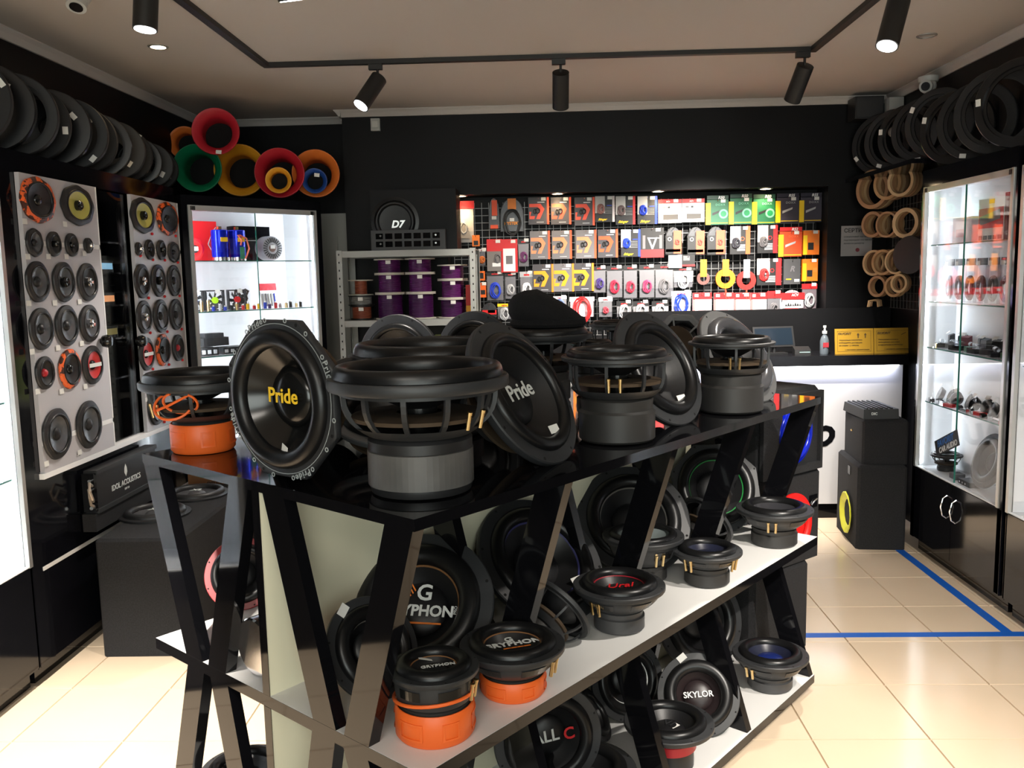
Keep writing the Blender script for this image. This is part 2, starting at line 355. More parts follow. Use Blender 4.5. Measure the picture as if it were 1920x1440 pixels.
def frame_from(n, spin=0):
    n = n.normalized(); y = Vector((0, 0, 1))-n*n.z
    y = Vector((0, 1, 0))-n*n.y if y.length < .05 else y
    y.normalize(); x = y.cross(n); M = Matrix((x, y, n)).transposed()
    return M @ Matrix.Rotation(spin, 3, 'Z')
def leanpose(x0, x1, y0, y1, xtop, side, zs, lift=0, maxR=None):
    """bounding box of the flange ellipse in the photograph -> centre, normal, radius, with the rim touching height zs"""
    cx, cy = (x0+x1)/2, (y0+y1)/2; a, b = (x1-x0)/2, (y1-y0)/2
    Mxx, Myy, Mxy = a*a, b*b, -(xtop-cx)*b
    m = (Mxx+Myy)/2; d = sqrt(((Myy-Mxx)/2)**2+Mxy*Mxy); A = sqrt(m+d); B = sqrt(max(m-d, 1)); ct = min(B/A, .999)
    ph = .5*atan2(2*Mxy, Mxx-Myy); mj = Vector((cos(ph), sin(ph))); mn = Vector((-mj.y, mj.x))
    if {'R': mn.x < 0, 'L': mn.x > 0, 'U': mn.y > 0, 'D': mn.y < 0}[side[0]]: mn = -mn
    r = ray(cx, cy).normalized(); s = CR*mn.x-CU*mn.y; s = (s-r*s.dot(r)).normalized()
    cc = ct if len(side) == 1 else -ct
    n = (-r*cc+s*sqrt(1-ct*ct)).normalized(); k = A/F*(r.dot(fw))
    D = (H-zs-.0015-lift)/(-r.z+k*sqrt(max(0, 1-n.z**2)))
    return Vector((0, 0, H))+r*D, n, D*k
def lean(label, box, side, zs, hr=.75, br=.5, spin=0, lift=0, **kw):
    C, n, R = leanpose(*box, side, zs, lift); h = hr*R*1.0; M = frame_from(n, spin)
    rb = br*R; o = C-n*h; low = o.z-rb*sqrt(max(0, 1-n.z**2))
    print('LEAN', label[:40], 'R=%.3f' % R, 'uvz', ['%.2f' % q for q in uvz(C)], 'n', ['%.2f' % q for q in (n.dot(U), n.dot(V), n.z)], 'magnet low %.3f vs %.3f' % (low, zs), 'org', ['%.2f' % q for q in uvz(o)])
    return subwoofer(label, R, rb, h, o, M, **kw)
def stand(label, bx, by, bw, rx, ry, rw, zs, rz=0, **kw):
    p = atz(bx, by, zs); d = Vector((p.x, p.y, 0)); L = d.length; k = bw/2/F; e = d/L
    slant = sqrt(L*L+(H-zs)**2); rb = k*slant; 
    for _ in range(3): rb = k*sqrt((L+rb)**2+(H-zs)**2)*ray(bx, by).normalized().dot(fw)
    C = Vector((p.x, p.y, 0))+e*rb; q = ray(rx, ry); hz = Vector((q.x, q.y, 0)); s = (C.dot(hz))/hz.dot(hz); z = H+q.z*s
    R = rw/2/F*s*1.0; h = z-zs
    print('STAND', label[:40], 'R=%.3f rb=%.3f h=%.3f' % (R, rb, h), 'uvz', ['%.2f' % g for g in uvz(Vector((C.x, C.y, zs)))])
    return subwoofer(label, R, rb, h, (C.x, C.y, zs+.0035), rz=rz, **kw)
G_T = 'subwoofers on the black tabletop'; G_M = 'subwoofers on the white middle shelf'; G_B = 'subwoofers on the bottom shelf'
# --- on the tabletop
stand('black subwoofer with orange magnet boot and orange wires at left end of tabletop', 383, 853.5, 110, 383, 712, 216, ZT, group=G_T, boot=(ORNG, 1.0), hm=.078, rim=.09, ro=.93, hk=1.5, fth=.14, bexp=3, term=[-2.2])
stand('largest subwoofer with ribbed basket and grey magnet at the table\'s near corner', 792, 942, 197, 787, 706, 340, ZT, group=G_T, mag='two', hm=.115, spokes=12, rz=.35, term=[-1.05], rim=.075, ro=.94, hk=1.75, fth=.14, bexp=2.8)
stand('mid sized black subwoofer upright with six-window basket behind leaning woofer with white script', 1157, 838, 142, 1151, 668, 208, ZT, group=G_T, spokes=8, hm=.115, rz=.3, term=[-2.0], rim=.09, ro=.90, hk=1.3, fth=.09, bexp=5)
stand('black subwoofer upright with tall open basket near right end of tabletop', 1370, 780, 118, 1368, 642, 160, ZT, group=G_T, spokes=8, hm=.12, rz=.5, term=[-2.2], rim=.09, ro=.90, hk=1.3, fth=.07, bexp=5)
P1 = lean('leaning subwoofer with octagonal printed rim, glossy cone and yellow lettering', (422, 625, 590, 907, 508), 'L', ZT, group=G_T, hr=.70, br=.42, octf=True, cone='gloss', rim=.11, capc=GCONE, windows=False,
     tagat=[(.60, -1.45, .004, -.3, 1.2)], logo=[('Pride', .25, YEL, .02, .03, .04, 0, dict(bold=.01, space=1.0))])
P2 = lean('tilted matt subwoofer with white lettering leaning right of the grey-magnet woofer', (888, 1085.7, 600, 866, 929.5), 'R', ZT, group=G_T, hr=.7, br=.42, rim=.09, tagat=[(.60, -1.25, .0, -.3, 1.2)],
     logo=[('Pride', .30, PRW, -.05, .03, .04, .05, dict(bold=.01))])
P3 = lean('tilted black subwoofer with white price tag between two upright woofers', (1160.5, 1318, 581.5, 795, 1200.6), 'R', ZT, group=G_T, hr=.7, br=.42, rim=.11, tagat=[(.60, -1.25, .0, -.3, 1.2)])
P4 = lean('tilted subwoofer with shiny grey surround at right end of tabletop', (1318, 1455.6, 579.5, 752, 1344), 'R', ZT, group=G_T, hr=.7, br=.42, rim=.15, surc=mat('grey_shiny_rubber', (.06, .06, .065), .16), frame=mat('grey_frame', (.09, .09, .09), .4))
# printed rim of the octagonal woofer
RP = .1945; hp = .70*RP; PGY = mat('grey_print_rim', (.35, .38, .38), .5); c = MB(); c.lathe([(.885*RP, hp+.0006), (.893*RP, hp+.0006), (.893*RP, hp+.0012), (.885*RP, hp+.0012)], 64, closed=True); c.ob('printed_ring', PGY, P1)
for k in range(8):
    a = 2*pi*k/8+pi/8
    for d in (-.20, .20):
        c = MB(); c.lathe([(.017*RP, 0), (.029*RP, 0), (.029*RP, .0008), (.017*RP, .0008)], 14, closed=True); o = c.ob('printed_circle', PGY, P1); o.location = (.94*RP*cos(a+d), .94*RP*sin(a+d), hp+.0006)
    if k % 2 == 0: text('Pride', .11*RP, PGY, P1, Matrix.Rotation(a-pi/2, 4, 'Z') @ TR(0, .935*RP, hp+.0012), 'rim_lettering', bold=.01, space=1.2)
# --- on the middle shelf
ST = mat('grey_stitching', (.12, .11, .10), .8); STO = mat('orange_stitching', (.20, .09, .03), .8); STG = mat('green_ring', (.02, .22, .05), .5)
lean('big subwoofer with winged G logo and orange underline leaning on the divider', (640.7, 924, 998, 1270, 795), 'U', ZM, group=G_M, hr=.62, br=.4, rim=.14, ring=STO,
     logo=[('GRYPHON', .20, PRW, .0, -.06, .0, 0, dict(bold=.02, ext=.001)), ('G', .30, PRW, .06, .18, -.0, 0, dict(bold=.012)), ('////', .16, ORP, -.14, .2, -.0, .9, dict(bold=.012)), ('_____', .22, ORP, .05, -.13, .0, 0, dict(bold=.018)), ('PRO', .06, PRW, .50, -.03, .0, 1.57, {})])
lean('small leaning subwoofer with orange boot and price tag behind the front struts', (615.5, 787, 1118.7, 1308, 690), 'R', ZM, group=G_M, hr=.7, br=.5, rim=.15, boot=(ORNG, 1.0), tagat=[(.93, 2.0, .003, 0, -1.3)], ring=ST)
G1 = stand('subwoofer with tall orange magnet boot at the near corner of the middle shelf', 818, 1408, 143, 820, 1249, 172, ZM, group=G_M, boot=(ORNG, .95), hm=.075, rim=.16, solid=True, ring=STO, term=[-.3], tagat=[(.50, 2.1, -.004, -.3, 1.4)], logo=[('GRYPHON', .16, PRW, .1, -.0, .0, .3, dict(bold=.012))])
c = MB(); c.tube([(.089*cos(2*pi*i/32), .089*sin(2*pi*i/32), .088+.012*sin(2*pi*i/32+2.5)) for i in range(32)], .004, closed=True); c.ob('loose_orange_band', ORNG, G1)
stand('subwoofer with low orange boot and winged logo, second from shelf corner', 963, 1323, 118, 963, 1207, 198, ZM, group=G_M, boot=(ORNG, .95), hm=.05, rim=.14, solid=True, ring=STO, term=[-.4],
      logo=[('GRYPHON', .24, PRW, .0, .04, .0, .35, dict(bold=.02)), ('____', .26, ORP, .06, -.02, .0, .35, dict(bold=.018)), ('G', .24, PRW, -.08, .22, .0, .35, dict(bold=.01))])
lean('large leaning subwoofer with plain dark blue-black cone in second bay', (900, 1135, 933, 1160, 984), 'R', ZM, group=G_M, hr=.62, br=.4, rim=.11, ring=mat('blue_stitching', (.03, .03, .12), .6), tagat=[(.58, -.9, .0, -.3, .9)])
stand('subwoofer with red script on its cap in middle of the shelf front', 1161, 1195, 95, 1161, 1096, 173, ZM, group=G_M, hm=.055, rim=.14, solid=True, term=[-2.3], tagat=[],
      ring=mat('red_ring', (.25, .01, .02), .4), logo=[('Ural', .34, REDP, .0, -.02, .0, .2, dict(bold=.002, shear=.4))], mag=mat('mid_grey_magnet', (.05, .05, .052), .45))
lean('large leaning subwoofer with grey stitched ring in third bay', (1082, 1295, 872, 1072, 1180), 'R', ZM, group=G_M, hr=.62, br=.4, rim=.12, ring=ST)
stand('upright subwoofer with glossy rim and grey cone behind third strut', 1206, 1098, 88, 1195, 1003, 152, ZM, group=G_M, hm=.05, rim=.1, solid=True, cone=mat('grey_fabric_cone', (.16, .19, .19), .6, bump=(80, .4, .001)), term=[-1.2], cap='in')
stand('small black subwoofer with dark blue cone third from shelf corner', 1325, 1106, 84, 1325, 1031, 130, ZM, group=G_M, hm=.055, rim=.14, solid=True, term=[-.7, -2.4], cone=mat('dark_blue_cone', (.012, .014, .03), .3))
lean('large leaning subwoofer with green ring in fourth bay', (1258, 1428, 826, 1000, 1338), 'R', ZM, group=G_M, hr=.62, br=.4, rim=.12, ring=STG, octf=True, logo=[('V', .30, STG, .0, -.05, .0, .4, dict(bold=.01))])
stand('glossy rimmed black subwoofer at far right corner of the middle shelf', 1451, 1031, 84, 1451, 953, 141, ZM, group=G_M, hm=.06, rim=.13, solid=True, term=[-1.9], cone=mat('grey_gloss_cone', (.03, .03, .034), .12))
# --- on the bottom shelf
stand('black subwoofer with blue cap at far right corner of the bottom shelf', 1443, 1304, 82, 1444.5, 1225, 139, ZB, group=G_B, hm=.05, rim=.13, solid=True, term=[-2.5], cone=mat('dark_blue_cone', (.012, .014, .03), .3), capc=mat('blue_cap', (.01, .02, .12), .25), mag=mat('mid_grey_magnet', (.05, .05, .052), .45))
lean('leaning subwoofer with white block lettering on its cap on the bottom shelf', (1233, 1386, 1226, 1378, 1309), 'U', ZB, group=G_B, hr=.7, br=.45, rim=.15, tagat=[(.93, 2.0, .003, 0, -1.3)], cone=mat('brown_black_cone', (.018, .011, .012), .4),
     logo=[('SKYLOR', .20, PRW, .0, .0, .0, .12, dict(bold=.012))])
RBS = stand('subwoofer with red band above black cloth-covered magnet on the bottom shelf', 1254, 1458, 92, 1252, 1353, 168, ZB, group=G_B, hm=.09, rim=.13, solid=True, mag=PLAS, logo=[('V/', .3, PLA2, 0, 0, 0, -.5, {})], tagat=[(.12, -.5, -.012, 0, 1.2)])
c = MB(); c.lathe([(.082, .062), (.085, .064), (.085, .092), (.082, .094), (.07, .094)], 40); c.ob('red_band', REDR, RBS)
lean('leaning subwoofer with white and red logo on its cap at the bottom shelf', (928, 1130, 1290, 1482, 1040), 'R', ZB, group=G_B, hr=.65, br=.42, rim=.12,
     logo=[('BALL', .30, PRW, -.12, .0, .0, .12, dict(bold=.012)), ('C', .30, REDP, .40, .02, .0, .12, dict(bold=.014))])
# --- more subwoofers: back row of the tabletop, lying and turned ones
def plain(label, R, rb, h, u, v, z, n, spin=0, zs=None, **kw):
    """place by table coordinates of the flange centre; n in (u, v, z) table axes"""
    n = (U*n[0]+V*n[1]+Vector((0, 0, n[2]))).normalized(); M = frame_from(n, spin); C = tp3(u, v, z)
    if zs is not None: C.z = zs+R*sqrt(1-n.z**2)+.002
    return subwoofer(label, R, rb, h, C-n*h, M, **kw)
stand('wide upright subwoofer with raised rubber rim behind the grey-magnet woofer', 820, 828, 175, 815, 662, 320, ZT, group=G_T, hm=.09, rim=.075, ro=.94, hk=1.7, spokes=10)
BN = stand('upright subwoofer under the black knitted beanie', 1020, 757, 100, 1022, 626, 186, ZT, group=G_T, hm=.1, rim=.09, ro=.9, hk=1.4)
stand('small upright subwoofer at back of tabletop right of the beanie', 1150, 725, 62, 1150, 608, 92, ZT, group=G_T, hm=.08, rim=.14)
stand('low upright subwoofer with plain rim between beanie and tilted woofer', 1112, 745, 62, 1112, 644, 84, ZT, group=G_T, hm=.08, rim=.12)
lean('plain black subwoofer tilted at back edge under the rack\'s left purple spools', (671, 825, 590, 775, 742), 'L', ZT, group=G_T, hr=.5, br=.35, rim=.07)
lean('plain black subwoofer tilted at back edge left of the beanie', (816, 965, 584, 765, 885), 'L', ZT, group=G_T, hr=.5, br=.35, rim=.07)
plain('subwoofer turned away at back edge behind the yellow-lettered woofer', .165, .07, .12, .37, .80, 0, (-.2, .6, .55), zs=ZT, group=G_T)
plain('grey rimmed subwoofer leaning low behind the yellow-lettered woofer', .15, .07, .10, .42, .56, 0, (-.2, -.3, .8), zs=ZT+.04, group=G_T, frame=mat('grey_frame', (.09, .09, .09), .4))
lean('octagonal subwoofer turned away showing pale basket spokes at back right of tabletop', (1228, 1332, 586, 700, 1276), 'Ux', ZT, group=G_T, octf=True, hr=.5, br=.35, spokes=6, frame=mat('pale_grey_spokes', (.22, .22, .22), .4))
bp = aty(1031, 612, 3.40)
t = thing('knitted_beanie', 'black knitted beanie hat lying on an upright subwoofer', 'hat', (BN.location.x+.02, BN.location.y, BN.location.z+BN['h']+.026), 0)
KN = mat('black_knit', (.0035, .0035, .0045), .95, bump=(200, .8, .003)); c = MB(); c.lathe([(0, 0), (.135, 0), (.142, .010), (.139, .026), (.131, .032)], 36); c.ob('cuff', KN, t)
c = MB(); k = len(c.v); c.lathe([(.135, .026), (.139, .050), (.126, .088), (.095, .116), (.050, .132), (0, .137)], 36); c.v = [(x-(z-.026)*.35, y, z*(1-3.2*max(0, x))) for x, y, z in c.v]; c.ob('crown', KN, t)
plain('subwoofer lying on its side with chrome plate on its magnet end', .082, .074, .16, .19, .646, 0, (1, .02, .0), zs=ZM, group=G_M, mag=CHROM)
lean('leaning subwoofer with red gasket ring behind the left struts', (386, 520, 1008, 1142, 455), 'L', ZM, group=G_M, hr=.4, br=.4, frame=mat('dark_red_frame', (.30, .01, .015), .35))
plain('subwoofer lying face outward between second and third struts, back and magnet showing', .11, .055, .13, .69, .19, 0, (.75, -.1, .45), zs=ZM, group=G_M, tagat=[])
plain('small subwoofer leaning back with its basket showing before the blue-black cone', .075, .035, .07, .60, .40, 0, (.5, -.4, .55), zs=ZM, group=G_M)
plain('subwoofer on edge seen from behind between fourth strut and shelf end', .11, .05, .10, 1.68, .27, 0, (.7, -.15, .4), zs=ZM, group=G_M)
plain('flat low subwoofer lying behind the dark blue cone woofer', .07, .04, .05, 1.545, .15, ZM+.0525, (0, 0, 1), group=G_M)
stand('large dark subwoofer in near bay of the bottom shelf, cut by the picture edge', 1092, 1530, 130, 1092, 1440, 205, ZB, group=G_B, hm=.05, rim=.13, solid=True, cap='in')
plain('dark subwoofer on edge beside the white and red logo woofer', .07, .035, .08, .90, .42, 0, (.6, -.5, .4), zs=ZB, group=G_B)
plain('black subwoofer leaning low between the logo woofer and the third lower strut', .10, .05, .09, 1.14, .40, 0, (.3, -.6, .5), zs=ZB, group=G_B, frame=PLA2)
plain('tall subwoofer in far bay of the bottom shelf leaning on the divider', .19, .08, .13, 1.84, .38, 0, (-.4, -.8, .3), zs=ZB, group=G_B)
plain('tall subwoofer behind the white block lettering woofer on the bottom shelf', .14, .07, .10, 1.32, .38, 0, (-.4, -.8, .3), zs=ZB, group=G_B, ring=PRW)
plain('low subwoofer face up beside the left bottom struts with gold terminal', .13, .06, .13, .17, .95, ZB+.13, (0, 0, 1), group=G_B, term=[-1.9])
plain('small subwoofer on edge behind the left bottom struts', .10, .04, .08, .66, .95, 0, (-.8, .2, .25), zs=ZB, group=G_B)
# orange speaker wire of the left woofer
c = MB(); q = aty(318, 760, 2.24)
def loop(cx, cy, cz, rx, rz, tilt, n=26, a0=0, a1=2*pi): return [(cx+rx*cos(a0+(a1-a0)*i/n), cy+tilt*sin(a0+(a1-a0)*i/n), cz+rz*sin(a0+(a1-a0)*i/n)) for i in range(n+1)]
c.tube(loop(q.x+.01, q.y, q.z+.0, .050, .034, .03, a0=.2, a1=5.9), .0035); c.tube(loop(q.x+.025, q.y+.01, q.z+.004, .045, .030, -.02, a0=2, a1=7.2), .0035)
c.tube([(q.x-.04, q.y, q.z-.015), (q.x+.0, q.y-.01, q.z+.0), (q.x+.05, q.y, q.z+.025)], .0035)
w = c.ob('speaker_wire', ORNG); tag(w, 'looped orange speaker wire hanging on the orange-booted woofer', 'wire')

# ------------------------------------------------------------------ ceiling track and lamps
RAIL = mat('black_rail', (.012, .011, .01), .5)
t = thing('lighting_track', 'black U shaped lighting track on the ceiling', 'track', (0, 4.66, ZC))
for nm, b in (('rail', (-1.415, 1.425, -.018, .018)), ('rail', (-1.418, -1.382, -6.2, -.018)), ('rail', (1.389, 1.425, -6.2, -.018))):
    c = MB(); c.bx(b[0], b[1], b[2], b[3], -.022, 0); c.ob(nm, RAIL, t)
c = MB(); c.bx(-1.38, 1.39, -1.95, -1.915, -.022, 0); c.ob('rail', RAIL, t)
LEN = mat('lit_lamp_lens', (1, 1, 1), .3, emit=22); LOFF = mat('lamp_lens', (.5, .5, .5), .3)
def track_lamp(x, y, d, lit, label, power, ang=50, col=NEUT, L=.19, drop=.05):
    t = thing('track_spotlight', label, 'spotlight', (x, y, ZC-.022), 0, 'spotlights on the ceiling track'); d = Vector(d).normalized()
    c = MB(); c.bx(-.045, .025, -.014, .014, -.028, 0); c.ob('adapter', RAIL, t)
    c = MB(); c.cyl((0, 0, -.028), (0, 0, -.028-drop), .007, 10); c.ob('stem', RAIL, t)
    p = Vector((0, 0, -.028-drop)); side = Vector((d.x, d.y, 0)); side = side.normalized()*-.0 if side.length > 0 else side
    a = p-d*.012+side; e = a+d*L; c = MB(); c.cyl(a, e, .043, 28)
    h = c.ob('lamp_housing', RAIL, t); c = MB(); c.cyl(e+d*.0003, e+d*.0015, .037, 28); c.ob('lens', LEN, t, 'lit white lens')
    l = spot('lamp_beam', Vector((x, y, ZC-.022))+e+d*.02, d, power, ang, .7, col, .03); return t
track_lamp(-1.40, 3.26, (-.06, -.10, -1), 1, 'lit spotlight on the left rail, nearest the wall of round speakers', 90, drop=.02, L=.155)
track_lamp(-.76, 2.728, (.1, .3, -1), 1, 'spotlight cut off by the top of the picture', 90)
track_lamp(-.82, 4.66, (-.54, -.5, -.95), 1, 'lit spotlight tilted to the left on the far rail', 110)
track_lamp(.125, 4.66, (.0, .72, -1), 1, 'spotlight facing the packets, middle of the far rail', 120, 84)
track_lamp(1.365, 4.66, (-.22, .74, -1), 1, 'spotlight facing the packets at right end of the far rail', 620, 84)
track_lamp(1.41, 3.60, (-.34, -.30, -1), 1, 'lit spotlight on the right rail above the taped floor', 120, L=.20)
def downlight(x, y, z, label, col, power, lit=True, d=(0, 0, -1), r=.035, em=10):
    t = thing('downlight', label, 'downlight', (x, y, z)); c = MB(); c.lathe([(r, -.001), (r*1.35, -.001), (r*1.35, -.005), (r, -.006)], 24, closed=True); c.ob('bezel', ALU, t)
    c = MB(); c.disc(r, -.004, 24); c.ob('bulb', mat('warm_bulb' if lit else 'unlit_bulb', (1, .75, .45) if lit else (.4, .4, .38), .4, emit=em if lit else 0), t)
    if lit: spot('downlight_beam', (x, y, z-.03), d, power, 110, .8, col, .03)
downlight(-1.80, 4.28, ZC, 'lit warm recessed downlight by the left wall cornice', WARM, 5, em=30)
downlight(1.90, 4.49, ZC, 'unlit recessed downlight near the right cornice', WARM, 0, False)
for x, s in ((-.53, 'leftmost, over the white and red bag'), (.13, 'over the second dark box'), (.81, 'over the two white boxes'), (1.53, 'over the rightmost green box')):
    downlight(x, 6.06, AZ1, 'warm downlight under the alcove head, '+s, WARM, 6.5, d=(0, .25, -1), em=30)
def dome_cam(x, y, z, label, d):
    t = thing('security_camera', label, 'camera', (x, y, z)); PW = mat('camera_white', (.45, .45, .42), .4)
    c = MB(); c.lathe([(0, 0), (.055, 0), (.055, -.02), (.05, -.03), (0, -.03)], 24); c.ob('mount', PW, t)
    d = Vector(d).normalized(); c = MB(); c.sphere((0, 0, -.05), .045, 20); c.cyl(Vector((0, 0, -.05))+d*.01, Vector((0, 0, -.05))+d*.055, .036, 20); c.ob('eyeball', PW, t)
    c = MB(); c.cyl(Vector((0, 0, -.05))+d*.054, Vector((0, 0, -.05))+d*.058, .024, 20); c.ob('camera_lens', GCONE, t)
dome_cam(-1.70, 3.36, ZC, 'white dome camera on the ceiling at top left', (0, -.5, -1))
dome_cam(2.24, 5.25, ZC-.04, 'white eyeball camera under the right cornice', (-.6, -.8, -.2))
t = thing('motion_sensor', 'small white motion sensor under the ceiling beside the lit left-tilted spotlight', 'sensor', (-1.08, 5.97, 2.66)); c = MB(); c.bx(-.03, .03, 0, .03, -.08, .0); c.ob('sensor_case', mat('camera_white', (0, 0, 0)), t)
c = MB(); c.bx(-.02, .02, -.008, 0, -.06, -.02); c.ob('sensor_lens', mat('off_white', (.6, .6, .55)), t)
t = thing('wall_speaker', 'small black wall speaker in the corner under the ceiling', 'speaker', (2.12, 5.88, 2.64)); c = MB(); c.bx(-.09, .09, -.06, .08, -.09, .05); c.ob('speaker_case', PLAS, t); c = MB(); c.bx(-.08, .08, -.064, -.06, -.08, .04); c.ob('grille', PLA2, t)
t = thing('junction_box', 'white junction box with round sensor beside the black corner speaker', 'box', (2.27, 5.80, 2.60)); c = MB(); c.bx(-.045, .045, -.03, .05, -.07, .07); c.ob('box_case', mat('camera_white', (0, 0, 0)), t); c = MB(); c.sphere((.0, 0, -.14), .035, 16); c.ob('round_sensor', mat('camera_white', (0, 0, 0)), t)

# ------------------------------------------------------------------ glass showcases
def showcase(name_label, P, rz, W_, D, z0, z1, zs, ledp, open_l=False, doorsplit=.5, wbase=True, led_sides=(0, 1), fw0=.045, topz=2.12, base_handles=True, ledcol=(.85, .93, 1), poly=None):
    """local x along the front (left to right seen from the room), y into the case"""
    t = thing('glass_showcase', name_label, 'showcase', (P[0], P[1], 0), rz)
    c = MB(); c.bx(-fw0, W_+fw0, 0, D, z1, topz); c.ob('top_board', CABB, t)
    for a, b in ((-fw0, 0), (W_, W_+fw0)):
        c = MB(); c.bx(a, b, 0, D, .08, z1); c.ob('side_panel', CABB, t)
    c = MB(); c.bx(0, W_, D-.01, D, z0, z1); c.ob('back_panel', INNER, t)
    c = MB(); c.bx(0, .004, .02, D-.01, z0, z1); c.bx(W_-.004, W_, .02, D-.01, z0, z1); c.bx(0.004, W_-.004, .02, D-.01, z1-.004, z1); c.bx(.004, W_-.004, .0, D-.01, z0, z0+.004); c.ob('white_lining', INNER, t)
    for z in zs:
        c = MB(); c.bx(.006, W_-.006, .03, D-.012, z-.006, z, 0); c.bx(.006, W_-.006, .0285, .03, z-.006, z, 1); c.ob('glass_shelf', [GLASS, GEDGE], t)
    m = W_*doorsplit
    c = MB(); c.bx(.0, m-.0015, .004, .008, z0+.01, z1-.03); c.ob('glass_door', GLASS, t); c = MB(); c.bx(m+.0015, W_, .009, .013, z0+.01, z1-.03); c.ob('glass_door', GLASS, t)
    c = MB(); c.bx(m-.0015, m+.0015, .0045, .0125, z0+.01, z1-.03); c.ob('glass_edge', GEDGE, t)
    c = MB(); c.bx(0, W_, -.004, .018, z1-.03, z1-.001); c.ob('top_rail', ALU, t)
    for x in (0, W_-.03):
        c = MB(); c.bx(x, x+.03, -.006, -.004, z1-.028, z1-.006); c.ob('rail_end_cap', PLAS, t)
    c = MB(); c.bx(-.012, .010, -.006, .012, z0, z1); c.ob('side_rail', ALU, t); c = MB(); c.bx(W_-.010, W_+.012, -.006, .012, z0, z1); c.ob('side_rail', ALU, t)
    hw = (W_+2*fw0)/2
    for k in (0, 1):
        a = -fw0+hw*k; c = MB(); c.bx(a+.002, a+hw-.002, 0, .018, .085, z0-.004); d = c.ob('cabinet_door', CABB, t)
        if base_handles:
            hx = -fw0+hw+(.05 if k else -.05); c = MB(); c.tube([(hx, -.001, z0-.19), (hx, -.022, z0-.175), (hx, -.032, z0-.13), (hx, -.022, z0-.085), (hx, -.001, z0-.07)], .004); c.ob('handle', CHROM, d, 'curved chrome handle')
    c = MB(); c.bx(-fw0, W_+fw0, .019, D, .08, z0-.001); c.bx(-fw0, W_+fw0, .05, D, 0, .08); c.ob('carcass', CABB, t)
    for s in led_sides:
        x = .007 if s == 0 else W_-.012; c = MB(); c.bx(x, x+.005, .022, .030, z0+.02, z1-.03); c.ob('led_strip', LED, t)
    if ledp:
        M = Matrix.Translation((P[0], P[1], 0)) @ Matrix.Rotation(rz, 4, 'Z')
        for s in led_sides:
            x = .03 if s == 0 else W_-.03; o = area('showcase_led', M @ Vector((x, .06, (z0+z1)/2)), (M.to_3x3() @ Vector((.6 if s == 0 else -.6, .8, 0))), .02, z1-z0-.1, ledp, ledcol)
            M2 = M.to_3x3(); zax = -(M2 @ Vector((.6 if s == 0 else -.6, .8, 0))).normalized(); yax = Vector((0, 0, 1)); xax = yax.cross(zax)
            o.matrix_world = Matrix.Translation(M @ Vector((x, .06, (z0+z1)/2))) @ Matrix((xax, yax, zax)).transposed().to_4x4()
    return t
HP = pi/2
# corner showcase, back left (turned)
CA = radians(48.44); CP = (-1.949, 4.912); CW = .82
scC = showcase('brightly lit glass showcase turned across the back left corner', CP, CA, CW, .36, .50, 2.03, (1.722, 1.43, 1.17, .86), 5, topz=2.085, fw0=.05)
c = MB(); xx = (-.05, CW+.05, CW+.05, -.05); c.prism([(-.05, .36), (CW+.05, .36), (CW+.02, .62), (.35, .95), (-.05, .62)], 2.05, 2.085); c.ob('corner_top', CABB, scC)
# right wall showcases: local x runs toward -Y
scR = showcase('glass showcase on the right wall with hanging packets and small parts', (2.1, 4.905), -HP, .89, .20, .49, 2.03, (1.72, 1.415, 1.165, .865), 1.7, led_sides=(0,), fw0=.04)
scR2 = showcase('overexposed white glass showcase at the right edge of the picture', (2.1, 3.925), -HP, 1.1, .20, .49, 2.03, (1.72, 1.41, 1.16), 1.6, led_sides=(1,), fw0=.012)
# left wall showcase at the picture edge: local x runs toward +Y
scL = showcase('overexposed white glass showcase at the left edge of the picture', (-2.02, 2.20), HP, 1.06, .30, .50, 2.03, (1.72, 1.41, 1.16, .86), 4, fw0=.012, base_handles=False)

# ------------------------------------------------------------------ speaker wall on the left
BOARD = mat('grey_speaker_board', (.50, .485, .51), .35)
t = spw = thing('speaker_display_cabinet', 'glossy black cabinet with two grey boards of round speakers on the left wall', 'cabinet', (-2.02, 3.275, 0), HP)   # local x = +Y, y = -X... into the wall
WS = 1.605; c = MB(); c.bx(.0, .105, 0, .30, .08, 2.12); c.ob('side_panel', CABB, t); c = MB(); c.bx(.105, WS, 0, .30, 2.037, 2.12); c.ob('top_board', CABB, t)
c = MB(); c.bx(.105, WS, .28, .30, .08, 2.037); c.ob('back_panel', CABB, t)
for a, b in ((.700, .735), (1.01, 1.045)): c = MB(); c.bx(a, b, .02, .28, .83, 2.037); c.ob('divider_panel', CABB, t)
for a, b in ((.105, .60), (.604, 1.10), (1.104, 1.60)): c = MB(); c.bx(a, b, 0, .02, .475, .825); c.ob('drawer_front', CABB, t); c = MB(); c.bx(a, b, 0, .02, .085, .455); c.ob('drawer_front', CABB, t)
c = MB(); c.bx(.07, WS, -.003, .0, .457, .473); c.ob('white_edge_strip', WHITE, t)
c = MB(); c.bx(.03, WS, .05, .28, 0, .08); c.ob('plinth', CABB, t)
c = MB(); c.bx(.1, 1.60, -.02, .02, .826, .848); c.ob('white_edge_strip', mat('bright_white_strip', (.85, .85, .85), .4), t)
boards = []
for a, b in ((.11, .70), (1.04, 1.60)):
    c = MB(); c.bx(a, b, -.018, 0, .849, 2.036); bd = c.ob('speaker_board', BOARD, t); boards.append(bd)
    for z in ((1.757, .96) if a < 1 else (1.757, 1.005)):
        c = MB(); c.bx(a, b, -.0195, -.018, z, z+.020); c.ob('white_line', mat('bright_white_strip', (.85, .85, .85), .4), bd)
    c = MB(); c.bx(b-.008, b, -.0195, -.018, .849, 2.036); c.ob('white_line', mat('bright_white_strip', (.85, .85, .85), .4), bd)
